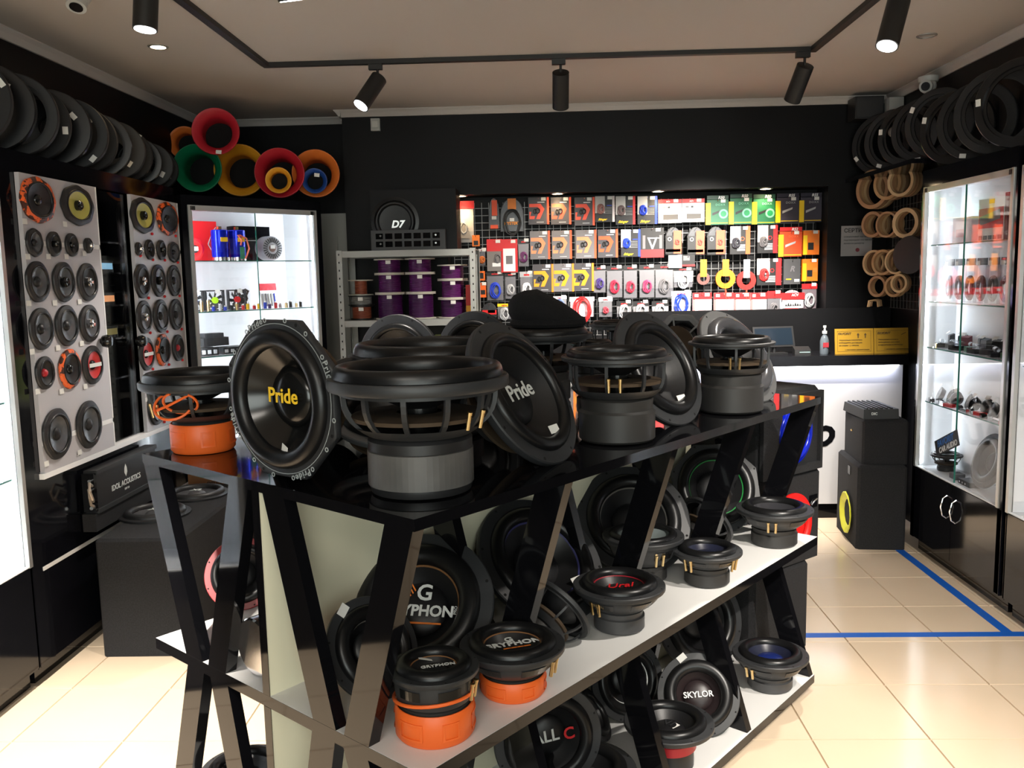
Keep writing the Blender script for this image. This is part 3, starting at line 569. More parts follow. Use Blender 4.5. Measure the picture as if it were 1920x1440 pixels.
# dark glass bay between the boards
c = MB(); c.bx(.74, 1.005, .004, .009, .85, 2.03); c.ob('glass_door', GLASS, t)
for z in (1.80, 1.655, 1.50, 1.34, 1.15): c = MB(); c.bx(.737, 1.008, .03, .27, z-.008, z); c.ob('shelf', CABB, t)
for x, z, n in ((.64, 1.342, 0), (.99, 1.316, 0)):
    c = MB(); c.lathe([(0, .05), (.022, .047), (.03, .03), (.026, .012), (.012, .006), (.012, 0)], 20); o = c.ob('knob', GCONE, t); o.matrix_local = TR(x, -.018, z, HP)
def radio(x, z, col, glow, label, yt=False):
    q = thing('car_radio', label, 'car radio', (-2.02-.06, 3.275+x, z), HP)
    c = MB(); c.bx(-.09, .09, .01, .12, 0, .055); c.ob('radio_body', PLAS, q); c = MB(); c.bx(-.095, .095, 0, .01, -.0, .058); f = c.ob('faceplate', GCONE, q)
    c = MB(); c.bx(-.045, .085, -.001, 0, .015, .045); c.ob('display', mat('display_'+label.split()[0], col, .4, emit=glow), q)
    c = MB(); c.lathe([(0, .012), (.013, .011), (.014, 0)], 16); o = c.ob('volume_knob', CHROM, q); o.matrix_local = TR(-.07, 0, .03, HP)
    if yt: c = MB(); c.bx(-.12, -.075, -.012, -.011, -.012, .015); c.ob('price_tag', YEL, q, 'yellow price tag')
radio(.875, 1.6555, (.25, .5, .7), .8, 'blue lit car radio between the speaker boards')
radio(.870, 1.5005, (.8, .35, .15), .7, 'orange lit car radio with yellow tag between the speaker boards', True)
radio(.875, 1.3405, (.25, .22, .08), .15, 'dim car radio on the third shelf between the speaker boards')
CAMO = mat('orange_camouflage', (.85, .13, .02), .4, var=(38, (.05, .012, .006), .5, .53))
YCONE = mat('yellow_kevlar_cone', (.55, .52, .12), .5, bump=(90, .3, .001)); RCONE = mat('red_cone', (.55, .03, .03), .4)
def ccone(kind): return {'k': CONE, 'g': mat('grey_poly_cone', (.075, .08, .088), .27), 'y': YCONE, 'r': RCONE}[kind]
DL = []
def spk(px, py, w, h, kind, label, nth, tagm=None):
    """coaxial speaker on the grey boards; px,py,w,h in the 2.4x crop of the photograph"""
    p = atx(px/2.4, 300+py/2.4, -1.995); Rz = (atx(px/2.4, 300+(py-h/2)/2.4, -1.995).z-atx(px/2.4, 300+(py+h/2)/2.4, -1.995).z)/2
    Ry = (atx((px+w/2)/2.4, 300+py/2.4, -1.995).y-atx((px-w/2)/2.4, 300+py/2.4, -1.995).y)/2
    rt = Rz; sx = Ry/Rz; sx = 1 if abs(sx-1) < .22 else sx
    q = thing('car_speaker', label, 'speaker', (-1.9995, p.y, p.z), 0, 'speakers on the '+('left' if nth == 0 else 'right')+' grey board')
    q.rotation_euler = (HP, 0, HP)
    c = MB(); R = rt
    fm = CAMO if 'o' in kind else PLAS
    fn = (lambda a: 1+.05*cos(4*a)**2) if 'q' in kind else ((lambda a: 1+.035*abs(cos(2*a+pi/4))**8) if R > .05 else None)
    c.lathe([(.80*R, .0), (R, .0), (R, .006), (.97*R, .010), (.80*R, .014)], 40, closed=True, sx=sx, fn=fn); c.ob('flange', fm, q)
    c = MB(); c.lathe([(.82*R, .012)]+[(.76*R+.06*R*cos(pi*i/6), .012+.06*R*sin(pi*i/6)) for i in range(7)]+[(.70*R, .010)], 40, sx=sx); c.ob('surround', RUBB, q)
    cm = ccone('y' if 'y' in kind else 'r' if 'r' in kind else 'g' if 'g' in kind else 'k')
    c = MB(); c.lathe([(.70*R, .010), (.5*R, .004), (.25*R, -.0), (.0, -.001)] if 't' not in kind else [(.7*R, .012), (.4*R, .015), (0, .016)], 36, sx=sx); c.ob('cone', cm, q)
    c = MB()
    if 't' in kind: c.lathe([(.3*R, .0), (.3*R, .022), (.22*R, .026), (0, .027)], 20); c.ob('tweeter', CHROM, q)
    elif 'x' in kind: c.lathe([(.26*R, .0), (.26*R, .016), (.2*R, .022), (.1*R, .02), (0, .026)], 24); c.ob('tweeter', CHROM if 'c' in kind else GCONE, q)
    else: c.lathe([(.26*R, .0), (.24*R, .006), (.15*R, .012), (0, .014)], 24); c.ob('dust_cap', REDR if 'R' in kind else GCONE if 'g' not in kind else CONE, q)
    if 'r' in kind: c = MB(); c.bx(-.6*R*sx, .6*R*sx, -.10*R, .10*R, .016, .018); c.ob('logo_band', PRW, q)
    if nth == 0:
        o = link('price_tag', TAGME, boards[0], None); o.matrix_local = TR(p.y-3.275-Ry*.85, -.022, p.z-.849*0-R*1.02, HP); 
    else:
        c = MB(); c.sphere((0, 0, 0), .008, 8); o = c.ob('marker_dot', REDP, boards[1]); o.location = (p.y-3.275+Ry*.75, -.022, p.z-R*1.0)
LB = 'on the left grey board'; RB = 'on the right grey board'
for a in [(172, 180, 150, 200, 'oq', 'large orange-camouflage oval speaker, top left '+LB), (350, 205, 140, 175, 'yqx', 'large yellow-coned speaker, top right '+LB),
          (155, 372, 75, 125, 'gq', 'rounded oblong speaker at left of the second row '+LB), (243, 378, 62, 112, 'x', 'small round speaker with centre tweeter, second row '+LB), (323, 382, 58, 105, 'k', 'small flat round speaker, second row '+LB), (397, 385, 38, 70, 't', 'tiny bright tweeter at right of the second row '+LB),
          (170, 548, 105, 185, 'g', 'round black speaker at left of the third row '+LB), (288, 549, 105, 180, 'gx', 'round black speaker in middle of the third row '+LB), (395, 549, 92, 170, 'xc', 'round speaker with chrome tweeter at right of the third row '+LB),
          (187, 760, 110, 190, 'g', 'round black speaker at left of the fourth row '+LB), (302, 745, 105, 185, 'g', 'round black speaker in middle of the fourth row '+LB), (404, 735, 92, 168, 'gxc', 'round grey speaker at right of the fourth row '+LB),
          (203, 958, 85, 150, 'kR', 'small speaker with red cap in the fifth row '+LB), (317, 940, 102, 180, 'o', 'round orange-camouflage speaker in the fifth row '+LB), (418, 922, 88, 175, 'r', 'round red-coned speaker in the fifth row '+LB),
          (258, 1232, 130, 230, 'g', 'large black midrange at left of the bottom row '+LB), (402, 1190, 115, 215, 'g', 'pale-rimmed large midrange at right of the bottom row '+LB)]: spk(*a, 0)
for a in [(643, 250, 105, 155, 'yqx', 'large yellow-coned speaker, top left '+RB), (755, 265, 90, 145, 'oq', 'orange-camouflage oval speaker, top right '+RB),
          (623, 400, 28, 60, 't', 'tiny bright tweeter at left of the second row '+RB), (673, 403, 40, 90, 'k', 'small flat round speaker, second row '+RB), (726, 405, 42, 90, 'x', 'small round speaker with centre tweeter, second row '+RB), (782, 415, 48, 90, 'gq', 'rounded oblong speaker at right of the second row '+RB),
          (640, 545, 72, 155, 'xc', 'round speaker with chrome tweeter at left of the third row '+RB), (714, 543, 68, 145, 'gx', 'round black speaker in middle of the third row '+RB), (784, 543, 60, 140, 'g', 'round black speaker at right of the third row '+RB),
          (649, 707, 68, 150, 'gxc', 'round grey speaker at left of the fourth row '+RB), (725, 702, 70, 150, 'g', 'round black speaker in middle of the fourth row '+RB), (793, 695, 62, 140, 'g', 'round black speaker at right of the fourth row '+RB),
          (660, 873, 70, 150, 'r', 'round red-coned speaker in the fifth row '+RB), (735, 855, 65, 145, 'o', 'round orange-camouflage speaker in the fifth row '+RB), (802, 845, 48, 120, 'kR', 'small red-capped speaker, fifth row '+RB),
          (705, 1108, 88, 170, 'g', 'large black midrange in the bottom row '+RB)]: spk(*a, 1)

# ------------------------------------------------------------------ horns on the corner case
def horn(px, py, w, Y, m, label, L=.22, rot=.18, inner=.66, tag_=None, tilt=0):
    p = aty(px, py, Y); R = w/2/F*Y*.97
    q = thing('flared_port_tube', label, 'port tube', p, 0, 'flared bass port tubes on the corner showcase'); q.rotation_euler = (HP+tilt, 0, rot)
    ri = R*inner; pr = [(ri+(R-ri)*(i/8)**2.6, -L+L*.55+(L*.45)*i/8) for i in range(9)]
    c = MB(); c.lathe([(ri, -L)]+pr+[(R*1.01, -.003), (R*.99, .004)]+[(a-.004, b+.004) for a, b in reversed(pr)]+[(ri-.004, -L)], 44, closed=True); c.ob('flare', m, q)
    c = MB(); c.disc(ri-.004, -L+.002, 30); c.ob('dark_bore', mat('screw_hole_black', (0, 0, 0)), q)
    if tag_: o = link('price_tag', TAGME, q, 'white price tag'); o.matrix_local = TR(tag_[0]*R, tag_[1]*R, .006, 0, 0, -.1)
    return q
def hue(n, c): return mat('port_plastic_'+n, c, .5)
HR, HO, HG, HY, HB = hue('red', (.50, .015, .03)), hue('orange', (.80, .20, .03)), hue('green', (.0, .20, .08)), hue('yellow', (.80, .36, .02)), hue('blue', (.01, .06, .28))
horn(370, 315, 90, 5.40, HG, 'green port tube at left end of the row on the corner case', L=.24)
horn(450, 319, 97, 5.58, HY, 'yellow-orange port tube between the green and red tubes', L=.24)
horn(524, 324, 93, 5.46, HR, 'dark red port tube holding the small yellow one', L=.24)
horn(592, 325, 89, 5.62, HO, 'amber port tube holding the small blue one', L=.24)
horn(404, 246, 88, 5.30, HR, 'crimson port tube lying on top of the green and yellow ones', L=.16, tag_=(.1, -.9), tilt=-.08)
horn(347, 268, 62, 5.68, HO, 'orange port tube mostly hidden behind the green one', L=.12)
horn(522, 338, 49, 5.40, HY, 'small yellow port tube inside the dark red one', L=.09, inner=.7)
horn(590, 339, 47, 5.56, HB, 'small blue port tube with price tag inside the amber one', L=.09, inner=.7, tag_=(.2, .45))

# ------------------------------------------------------------------ speaker rings stored on top of the cases
RGM = [mat('ring_carpet_black', (.008, .008, .009), .7, bump=(300, .5, .002)), mat('ring_film_black', (.006, .006, .007), .25), mat('ring_board_grey', (.013, .013, .014), .6)]
def ringboard(x, y, R, n, m, label, tg, T=.035, rin=.8, grp='', zb=2.127):
    q = thing('speaker_ring', label, 'speaker ring', (x, y, 2.1262+R), 0, grp, None); M = frame_from(Vector(n)); q.matrix_world = Matrix.Translation((x, y, zb+R)) @ M.to_4x4()
    c = MB(); ri = R*rin; c.lathe([(ri, -T/2), (R-.004, -T/2), (R, -T/2+.004), (R, T/2-.004), (R-.004, T/2), (ri, T/2)], 48, closed=True); c.ob('ring', m, q)
    if rin > .4: c = MB(); c.lathe([(ri, -T*.2), (ri*.9, -T*.2), (ri*.9, T*.1), (ri, T*.1)], 48, closed=True); c.ob('inner_lip', m, q)
    if tg: o = link('price_tag', TAGME, q, 'white price tag'); o.matrix_local = Matrix.Rotation(tg, 4, 'Z') @ TR(R*(1+rin)/2, 0, T/2, 0, 0, HP+.2)
ly = 3.33; lds = ['leftmost', 'second from the picture edge', 'third', 'fourth', 'fifth', 'sixth', 'seventh', 'eighth', 'ninth', 'tenth', 'eleventh', 'twelfth', 'rightmost, next to the green port tube']
for i in range(13):
    R = [.175, .17, .168, .16, .165, .16, .155, .15, .145, .14, .125, .12, .115][i]
    ringboard(-2.165+.01*(i % 3), ly, R, (.30, -.95, .02*(i % 3)), RGM[i % 3], 'black speaker ring on the left cabinets, '+lds[i]+(' in the row' if i not in (1, 12) else ''), [0.4, .9, 0, -.2, .5, -.9, 1.2, 0, -.8, .9, 0, -.7, -.5][i], rin=[.78, .3, .8, .75, .3, .78, .3, .8, .3, .78, .78, .3, .3][i], grp='black rings on the left cabinets'); ly += .152-.002*i
rds = ['nearest the corner speaker', 'second', 'third', 'fourth', 'fifth', 'sixth', 'seventh', 'eighth', 'last at the picture edge']
ly = 5.78
for i in range(9):
    R = [.19, .185, .18, .18, .185, .19, .19, .2, .2][i]
    ringboard(2.185, ly, R, (-.72, -.69, .0), RGM[(i*2) % 3], 'thin black speaker ring along the right wall, '+rds[i]+(' from the corner' if 0 < i < 8 else ''), [3.6, 4.2, 2.9, 4.6, 2.6, 2.8, 4.4, 0, 3.0][i], T=.03, rin=.82, grp='black rings along the right wall', zb=2.192 if ly > 4.9 else 2.127); ly -= .205
for q in (2,): 
    c = MB(); c.bx(2.04, 2.318, 4.952, 5.995, 2.165, 2.190); o = c.ob('wall_shelf', CABB); tag(o, 'black shelf board carrying the far rings over the wooden rings', 'shelf')
# ------------------------------------------------------------------ wire rack of cable spools
RW = mat('rack_grey_enamel', (.36, .37, .35), .45)
RX0, RX1, RY0, RY1 = -1.285, -.405, 5.56, 5.95
t = thing('storage_rack', 'pale grey metal rack holding cable spools against the back wall', 'rack', (RX0, RY0, 0)); RWD = RX1-RX0; RD = RY1-RY0
for z in (1.775, 1.335, .85, .3):
    c = MB(); c.bx(0, RWD, 0, RD, z-.003, z); c.bx(0, RWD, 0, .003, z-.04, z-.003); c.bx(0, RWD, RD-.003, RD, z-.04, z-.003); c.ob('rack_shelf', RW, t)
for x, s in ((0, 1), (RWD, -1)):
    for y, q in ((0, 1), (RD, -1)):
        c = MB(); c.bx(*sorted((x-.002*s, x+.035*s)), *sorted((y-.003*q, y-.0005*q)), 0, 1.78); c.bx(*sorted((x-.002*s, x-.0005*s)), *sorted((y-.003*q, y+.035*q)), 0, 1.78)
        p = c.ob('rack_post', RW, t); c = MB()
        if q == 1:
            for i in range(30): c.bx(x+s*.012, x+s*.019, -.0042, -.0032, 1.76-.05*i-.012, 1.76-.05*i) if s > 0 else c.bx(x-.019, x-.012, -.0042, -.0032, 1.76-.05*i-.012, 1.76-.05*i)
            c.ob('post_holes', mat('screw_hole_black', (0, 0, 0)), p)['kind'] = 'stuff'
PURP = mat('purple_cable', (.085, .008, .09), .35); PURD = mat('dark_purple_cable', (.05, .005, .06), .35); COPP = mat('copper_red_cable', (.30, .08, .04), .4); SILV = mat('silver_cable', (.22, .22, .21), .3); FLG = mat('pale_spool_flange', (.55, .52, .44), .6)
def spool(x, z, R, h, m, fl, label, rc=.8, y=5.70, tg=True):
    q = thing('cable_spool', label, 'cable spool', (x, y, z+.001), random.random(), 'cable spools on the rack'); q.rotation_euler.z = 0
    c = MB(); c.cyl((0, 0, 0), (0, 0, .007), R, 36); c.ob('flange', fl, q); c = MB(); c.cyl((0, 0, h-.007), (0, 0, h), R, 36); c.ob('flange', fl, q)
    pr = []; n = max(4, int((h-.014)/.009)); 
    for i in range(n): z0 = .007+(h-.014)*i/n; dz = (h-.014)/n; pr += [(R*rc-.003, z0), (R*rc, z0+dz*.3), (R*rc, z0+dz*.7)]
    pr += [(R*rc-.003, h-.007)]; c = MB(); c.lathe(pr, 36); c.ob('wound_cable', m, q)
    if tg: o = link('price_tag', TAGME, q, 'white price tag'); o.matrix_local = TR(0.01, -R-.001, h-.022, HP)
for x, nm, zz in ((-.975, 'left', ((1.336, .165), (1.502, .125), (1.628, .095))), (-.775, 'middle', ((1.336, .165), (1.502, .125), (1.628, .095))), (-.565, 'right', ((1.336, .125), (1.462, .12), (1.583, .095)))):
    for i, (z, h) in enumerate(zz): spool(x, z, .098, h, [PURD, PURP, PURP][i], FLG, 'purple cable spool, '+['bottom', 'middle', 'top'][i]+' of the '+nm+' purple stack', .74 if i else .82)
BF = mat('black_spool_flange', (.01, .01, .01), .5)
spool(-1.165, 1.336, .075, .09, COPP, BF, 'copper red cable spool at bottom of the leftmost stack', .82); spool(-1.165, 1.427, .085, .065, SILV, BF, 'silver cable spool in middle of the leftmost stack', .8); spool(-1.165, 1.493, .08, .10, COPP, FLG, 'slim copper red cable spool on top of the leftmost stack', .5, tg=False)
def carton(x, y, z, w, d, h, m, label, rz=0, name='carton', cat='box', group=None, faces=()):
    q = thing(name, label, cat, (x, y, z), rz, group); c = MB(); c.bx(0, w, 0, d, 0, h); c.ob('carton_body', m, q)
    for (a, b, e, f, mm) in faces: c = MB(); c.bx(w*a, w*b, -.0012, 0, h*e, h*f); c.ob('printed_panel', mm, q)
    return q
carton(-.475, 5.62, 1.336, .05, .12, .08, flat(230, 160, 20), 'small yellow box beside the right rack post')
carton(-.475, 5.62, 1.417, .05, .12, .13, flat(190, 30, 15), 'small red box on the yellow box in the rack')
carton(-.70, 5.63, .851, .12, .2, .37, flat(200, 220, 140), 'pale green and red carton on the lower rack shelf', faces=((0, 1, .8, 1, flat(190, 20, 20)),))
# enclosure with woofer on top of the rack
t = thing('subwoofer_box', 'black subwoofer box with white logo woofer on top of the rack', 'subwoofer box', (-1.075, 5.66, 1.7755)); c = MB(); c.bx(-.0, .55, 0, .29, 0, .385); c.ob('enclosure', WALLB, t)
c = MB(); R = .155; c.lathe([(R*.86, -.004), (R, -.004), (R, .0), (R*.86, .003)], 44, closed=True); c.lathe([(R*(.75+.1*cos(pi*i/8)), R*.13*sin(pi*i/8)) for i in range(9)], 44); c.lathe([(R*.65, 0), (R*.4, -.002), (0, -.002)], 40)
o = c.ob('woofer', RUBB, t); o.matrix_local = TR(.155, -.005, .185, HP)
text('D7', .062, mat('logo_white_emissive', (.95, 1, .95), .4, emit=.6), o, TR(.015, -.02, .004), 'logo', bold=.02, shear=.25)  # logo given a weak glow so it reads as brighter white
t = thing('amplifier', 'long black amplifier with perforated face lying in front of the boxed woofer', 'amplifier', (-1.06, 5.562, 1.7755)); c = MB(); c.bx(0, .47, 0, .065, 0, .125); c.ob('amplifier_case', PLA2, t)
for i in range(2):
    for k in range(7): c = MB(); x = .03+k*.06; c.bx(x, x+.046, -.002, .0, .02+.05*i, .055+.05*i); c.ob('vent', GLOSS, t)
for x in (.06, .41):
    for z in (.04, .09): c = MB(); c.cyl((x, -.002, z), (x, -.006, z), .006, 10); c.ob('screw', CHROM, t)

# ------------------------------------------------------------------ counter
CTOP = mat('black_counter_top', (.006, .006, .008), .2)
t = thing('sales_counter', 'white fronted sales counter with thick black top and black lettering', 'counter', (.55, 5.50, 0))
c = MB(); c.bx(0, 1.74, 0, .46, 1.0, 1.065); c.ob('countertop', CTOP, t)
c = MB(); c.bx(.02, 1.73, .06, .08, .10, 1.0); o = c.ob('front_panel', mat('white_counter_front', (.55, .55, .57), .4), t)
c = MB(); c.bx(.03, 1.72, .085, .44, 0, .10); c.ob('plinth', GLOSS, t); c = MB(); c.bx(.03, 1.72, .42, .44, .1, 1.0); c.ob('rear_panel', CABB, t)
c = MB(); c.bx(0, 1.76, .36, .38, 1.065, 1.345); c.ob('rear_upstand', WALLB, t)
c = MB(); c.bx(.05, 1.70, .045, .052, .992, 1.0); c.ob('led_strip', LED, t)
a = area('counter_led', (1.42, 5.525, .985), (0, .35, -1), 1.6, .02, 3.2, (.74, .78, 1))
text('FAVORIT', .165, GLOSS, o, TR(1.205, .0585, .705, HP), 'lettering', bold=.03, shear=.25, align='RIGHT')
text('AUDIO', .175, GLOSS, o, TR(1.30, .0585, .535, HP), 'lettering', bold=.035, shear=.25, align='RIGHT')
YS = mat('yellow_sign_board', (.36, .20, .012), .5); YD = mat('sign_dark_print', (.06, .035, .01), .6)
for i, (x, lb) in enumerate(((1.862, 'yellow notice board with two standing figures, beside the sanitiser bottle'), (2.107, 'yellow notice board at right end of the counter'))):
    t = thing('notice_board', lb, 'sign', (x, 5.58, 1.0655), 0); t.rotation_euler = (-.12, 0, 0)
    c = MB(); c.bx(0, .24, 0, .006, 0, .16); b = c.ob('board', YS, t)
    c = MB()
    for q in ((.015, .225, .015, .0165), (.015, .225, .1435, .145), (.015, .0165, .015, .145), (.2235, .225, .015, .145)): c.bx(q[0], q[1], -.0006, 0, q[2], q[3])
    c.ob('border_line', YD, t)
    text('FAVORIT', .02, YD, t, TR(.06, -.001, .128, HP), bold=.02, shear=.2)
    for k in range(3): text(['Уважаемые покупатели', 'соблюдайте дистанцию', 'не менее 1,5 метров'][k] if i == 0 else ['Уважаемые клиенты', 'пользуйтесь масками', 'и перчатками в магазине'][k], .0125, YD, t, TR(.025, -.001, .088-.017*k, HP), align='LEFT')
    text('с уважением, администрация', .0105, YD, t, TR(.215, -.001, .027, HP), align='RIGHT')
    if i == 0:
        for x2 in (.145, .19): c = MB(); c.bx(x2-.003, x2+.003, -.0012, 0, .10, .118); c.add([(x2-.009, -.0012, .118), (x2+.009, -.0012, .118), (x2, -.0012, .132)], [(0, 1, 2)]); c.ob('figure_symbol', YD, t)
    else: c = MB(); c.hexa([(.17, -.0012, .115), (.2, -.0012, .130), (.2, 0, .130), (.17, 0, .115)], [(.168, -.0012, .118), (.198, -.0012, .133), (.198, 0, .133), (.168, 0, .118)]); c.ob('mask_symbol', YD, t)
t = thing('sanitiser_bottle', 'clear pump bottle of sanitiser beside the yellow notice boards', 'bottle', (1.80, 5.60, 1.0655)); c = MB(); c.lathe([(0, 0), (.026, 0), (.028, .008), (.028, .085), (.02, .11), (.011, .122), (.011, .13)], 24); c.ob('bottle_body', mat('bluish_clear_plastic', (.10, .12, .14), .15), t)
c = MB(); c.bx(-.018, .018, -.0295, -.0275, .045, .075); c.ob('label_patch', flat(150, 40, 50), t); c = MB(); c.cyl((0, 0, .13), (0, 0, .148), .015, 16); c.cyl((0, 0, .148), (0, 0, .168), .006, 12); c.cyl((0, 0, .168), (0, 0, .182), .010, 12); c.ob('pump', PRW, t)
t = thing('tablet_stand', 'black tablet screen on a stand at the counter', 'tablet', (1.50, 5.66, 1.0655)); t.rotation_euler = (0, 0, .18)
c = MB(); c.bx(-.07, .07, -.05, .05, 0, .012); c.cyl((0, 0, .012), (0, .0, .05), .012, 12); c.ob('stand', PLAS, t)
c = MB(); c.bx(-.14, .135, -.008, .008, 0, .135); o = c.ob('tablet_body', PLAS, t); o.matrix_local = TR(0, -.01, .045, -.3, -.0, 0)
c = MB(); c.bx(-.128, .122, -.0095, -.008, .012, .123); c.ob('screen', mat('dim_blue_screen', (.010, .016, .024), .12, emit=.25), o)
t = thing('card_terminal', 'small black card terminal beside the tablet on the counter', 'card terminal', (1.66, 5.60, 1.0655)); c = MB(); c.hexa([(-.05, -.02, 0), (.05, -.02, 0), (.05, .04, 0), (-.05, .04, 0)], [(-.05, -.015, .03), (.05, -.015, .03), (.05, .035, .05), (-.05, .035, .05)]); c.ob('terminal_body', PLAS, t); c = MB(); c.bx(-.02, .045, -.021, -.019, .014, .018); c.ob('lit_line', mat('pale_teal_line', (.3, .5, .45), .4, emit=.6), t)
t = thing('certificate', 'white certificate sheet on the black wall right of the alcove', 'certificate', (2.02, 5.996, 1.685)); c = MB(); c.bx(0, .205, -.003, 0, 0, .20); c.ob('sheet', mat('paper', (.30, .29, .29), .6), t)
text('СЕРТИФИКАТ', .036, mat('grey_print', (.04, .04, .04), .6), t, TR(.018, -.004, .168, HP), bold=.015, align='LEFT')
for k in range(3): text(['официальный партнер', 'подтверждает что магазин', 'является дилером'][k], .015, mat('grey_print', (0, 0, 0)), t, TR(.018, -.004, .128-.022*k, HP), align='LEFT')
c = MB(); c.cyl((.11, -.003, .04), (.11, -.005, .04), .013, 20); c.ob('red_stamp', flat(120, 40, 50), t)

# ------------------------------------------------------------------ plywood spacer rings on the right wall
c = MB()
t = thing('hook_grid', 'dark wire grid carrying the plywood rings', 'wire grid', (2.31, 5.0, 1.34)); c = MB()
for i in range(18): c.bx(-.006, 0, .05*i, .05*i+.004, 0, .78)
for i in range(16): c.bx(-.008, -.004, 0, .86, .05*i, .05*i+.004)
o = c.ob('grid_wires', mat('grid_wire', (.06, .06, .06), .4), t); o['kind'] = 'stuff'
WOODS = [WOOD, mat('pale_plywood', (.52, .36, .20), .7), mat('brown_mdf', (.34, .19, .10), .7)]
def wring(px, py, w, h, Y, n, m, label, rin=.8, T=.022, gap=.0235, dirn=(-.86, -.51)):
    p = aty(px, py, Y); R = h/2/F*Y*.98; nv = Vector((dirn[0], dirn[1], 0)).normalized(); M = frame_from(nv)
    for k in range(n):
        q = thing('plywood_ring', label+('' if n == 1 else ', '+['front ring', 'second ring', 'third ring', 'fourth ring', 'back ring'][k]+' of its hook'), 'spacer ring', (0, 0, 0), 0, 'plywood rings on the right wall hooks')
        q.matrix_world = Matrix.Translation(p-nv*(k*gap)) @ M.to_4x4(); ri = R*rin; c = MB(); RR = R*(1-.015*(k % 2))
        c.lathe([(ri, -T/2), (RR-.001, -T/2), (RR, -T/2+.001), (RR, T/2-.001), (RR-.001, T/2), (ri, T/2)], 36, closed=True); c.ob('ring', WOODS[(k+int(px)) % 3], q)
wring(1637, 355, 40, 72, 5.74, 4, 0, 'large plywood ring at left of the top hook row'); wring(1665, 344, 30, 60, 5.60, 4, 1, 'plywood ring at middle of the top hook row'); wring(1690, 340, 30, 56, 5.46, 4, 2, 'plywood ring at right of the top hook row')
wring(1637, 421, 28, 48, 5.74, 4, 0, 'plywood ring at left of the second hook row', .78); wring(1664, 421, 26, 48, 5.58, 3, 0, 'plywood ring at middle of the second hook row', .84); wring(1699, 418, 30, 56, 5.42, 3, 0, 'plywood ring at right of the second hook row', .74)
wring(1639, 493, 26, 48, 5.74, 3, 0, 'plywood ring at left of the third hook row', .82); wring(1656, 492, 20, 48, 5.62, 3, 0, 'plywood ring second in the third hook row', .8); wring(1681, 490, 22, 48, 5.48, 2, 0, 'plywood ring at right of the third hook row', .85)
wring(1646, 537, 26, 40, 5.70, 2, 0, 'small plywood ring at left of the fourth hook row', .75); wring(1677, 537, 22, 40, 5.56, 2, 0, 'small plywood ring at middle of the fourth hook row', .75); wring(1687, 531, 20, 36, 5.46, 2, 0, 'small plywood ring at right of the fourth hook row', .75)
p = aty(1706, 478, 5.36); q = thing('black_disc', 'black round cover hanging at right of the plywood rings', 'cover', p); q.matrix_world = Matrix.Translation(p) @ frame_from(Vector((-.86, -.51, 0))).to_4x4(); c = MB(); c.lathe([(0, -.01), (.11, -.01), (.115, -.004), (.112, .008), (.0, .012)], 36); c.ob('disc', PLAS, q)
t = thing('plywood_offcuts', 'flat stack of small plywood frames on the counter upstand end', 'plywood frames', (2.17, 5.72, 1.346))
for i in range(4): c = MB(); c.tube([(-.06+.02*i, .0, 0.008), (-.055+.02*i, .0, .045), (-.02+.02*i, .0, .05), (0+.02*i, 0, .045), (.005+.02*i, 0, .008)], .007); o = c.ob('frame', WOODS[i % 3], t); o.location = (0, .035*i, 0)

# ------------------------------------------------------------------ speaker boxes standing on the floor
def sbox(P, rz, w, d, h, z, label, name='subwoofer_box', m=CARP, rnd=.012):
    q = thing(name, label, 'subwoofer box', (P[0], P[1], z), rz)
    c = MB(); r = rnd; c.prism([(r, 0), (w-r, 0), (w, r), (w, d-r), (w-r, d), (r, d), (0, d-r), (0, r)], 0, h-r); vs = [(r, 0), (w-r, 0), (w, r), (w, d-r), (w-r, d), (r, d), (0, d-r), (0, r)]
    inn = [(min(max(x, r), w-r), min(max(y, r), d-r)) for x, y in vs]; k = len(c.v); c.add([(x, y, h-r) for x, y in vs]+[(x, y, h) for x, y in inn], [(i, (i+1) % 8, 8+(i+1) % 8, 8+i) for i in range(8)]+[tuple(range(8, 16))]); c.ob('enclosure', m, q); return q
def face_woofer(q, x, y, z, R, rot, cone=CONE, logo=None, frame=PLAS, nm='woofer', cap=None):
    c = MB(); c.lathe([(R*.84, -.003), (R, -.003), (R, .006), (R*.84, .010)], 44, closed=True); c.lathe([(R*(.75+.12*cos(pi*i/8)), .008+R*.13*sin(pi*i/8)) for i in range(9)], 44)
    o = c.ob(nm, frame, q); o.matrix_local = TR(x, y, z, *rot); c = MB(); c.lathe([(R*.63, .006), (R*.3, .001), (0, .0008)], 40); c.ob('cone', cone, o); c = MB(); c.lathe([(R*.3, .001), (R*.24, .012), (R*.1, .02), (0, .021)], 30); c.ob('dust_cap', cap or cone, o)
    if logo: text(logo, R*.3, PRW, o, TR(0, 0, .024), 'logo', bold=.01, shear=.2)
    return o
ZCB = .523
q = sbox((-1.912, 3.55), .012, .365, 1.0, ZCB, 0, 'long carpeted subwoofer box with two face-up woofers left of the display table')
GC = mat('grey_satin_cone', (.07, .07, .075), .35)
for (px, py, R, dx) in ((293, 965, .16, 0), (372, 928, .16, 0)):
    p = atz(px, py, ZCB); o = face_woofer(q, p.x+1.912-.012*0, p.y-3.55, ZCB+.003, R, (0, 0, 0), cone=GC, logo='XL')
    if px < 300: g = link('price_tag', TAGME, o, 'white price tag'); g.matrix_local = TR(-.13, .10, .012, 0, 0, .4)
t = thing('amplifier', 'black amplifier with flame logo standing on its side against the left cabinets', 'amplifier', (-1.955, 3.66, ZCB+.0795), HP); c = MB(); c.bx(.02, .62, 0, .05, 0, .19); b = c.ob('amplifier_case', PLAS, t)
for z in (.0, .172): c = MB(); c.bx(.02, .62, -.010, .0, z, z+.018); c.ob('edge_rail', PLA2, t)
c = MB(); c.bx(0, .02, -.004, .05, .01, .18); c.ob('end_plate', GLOSS, t)
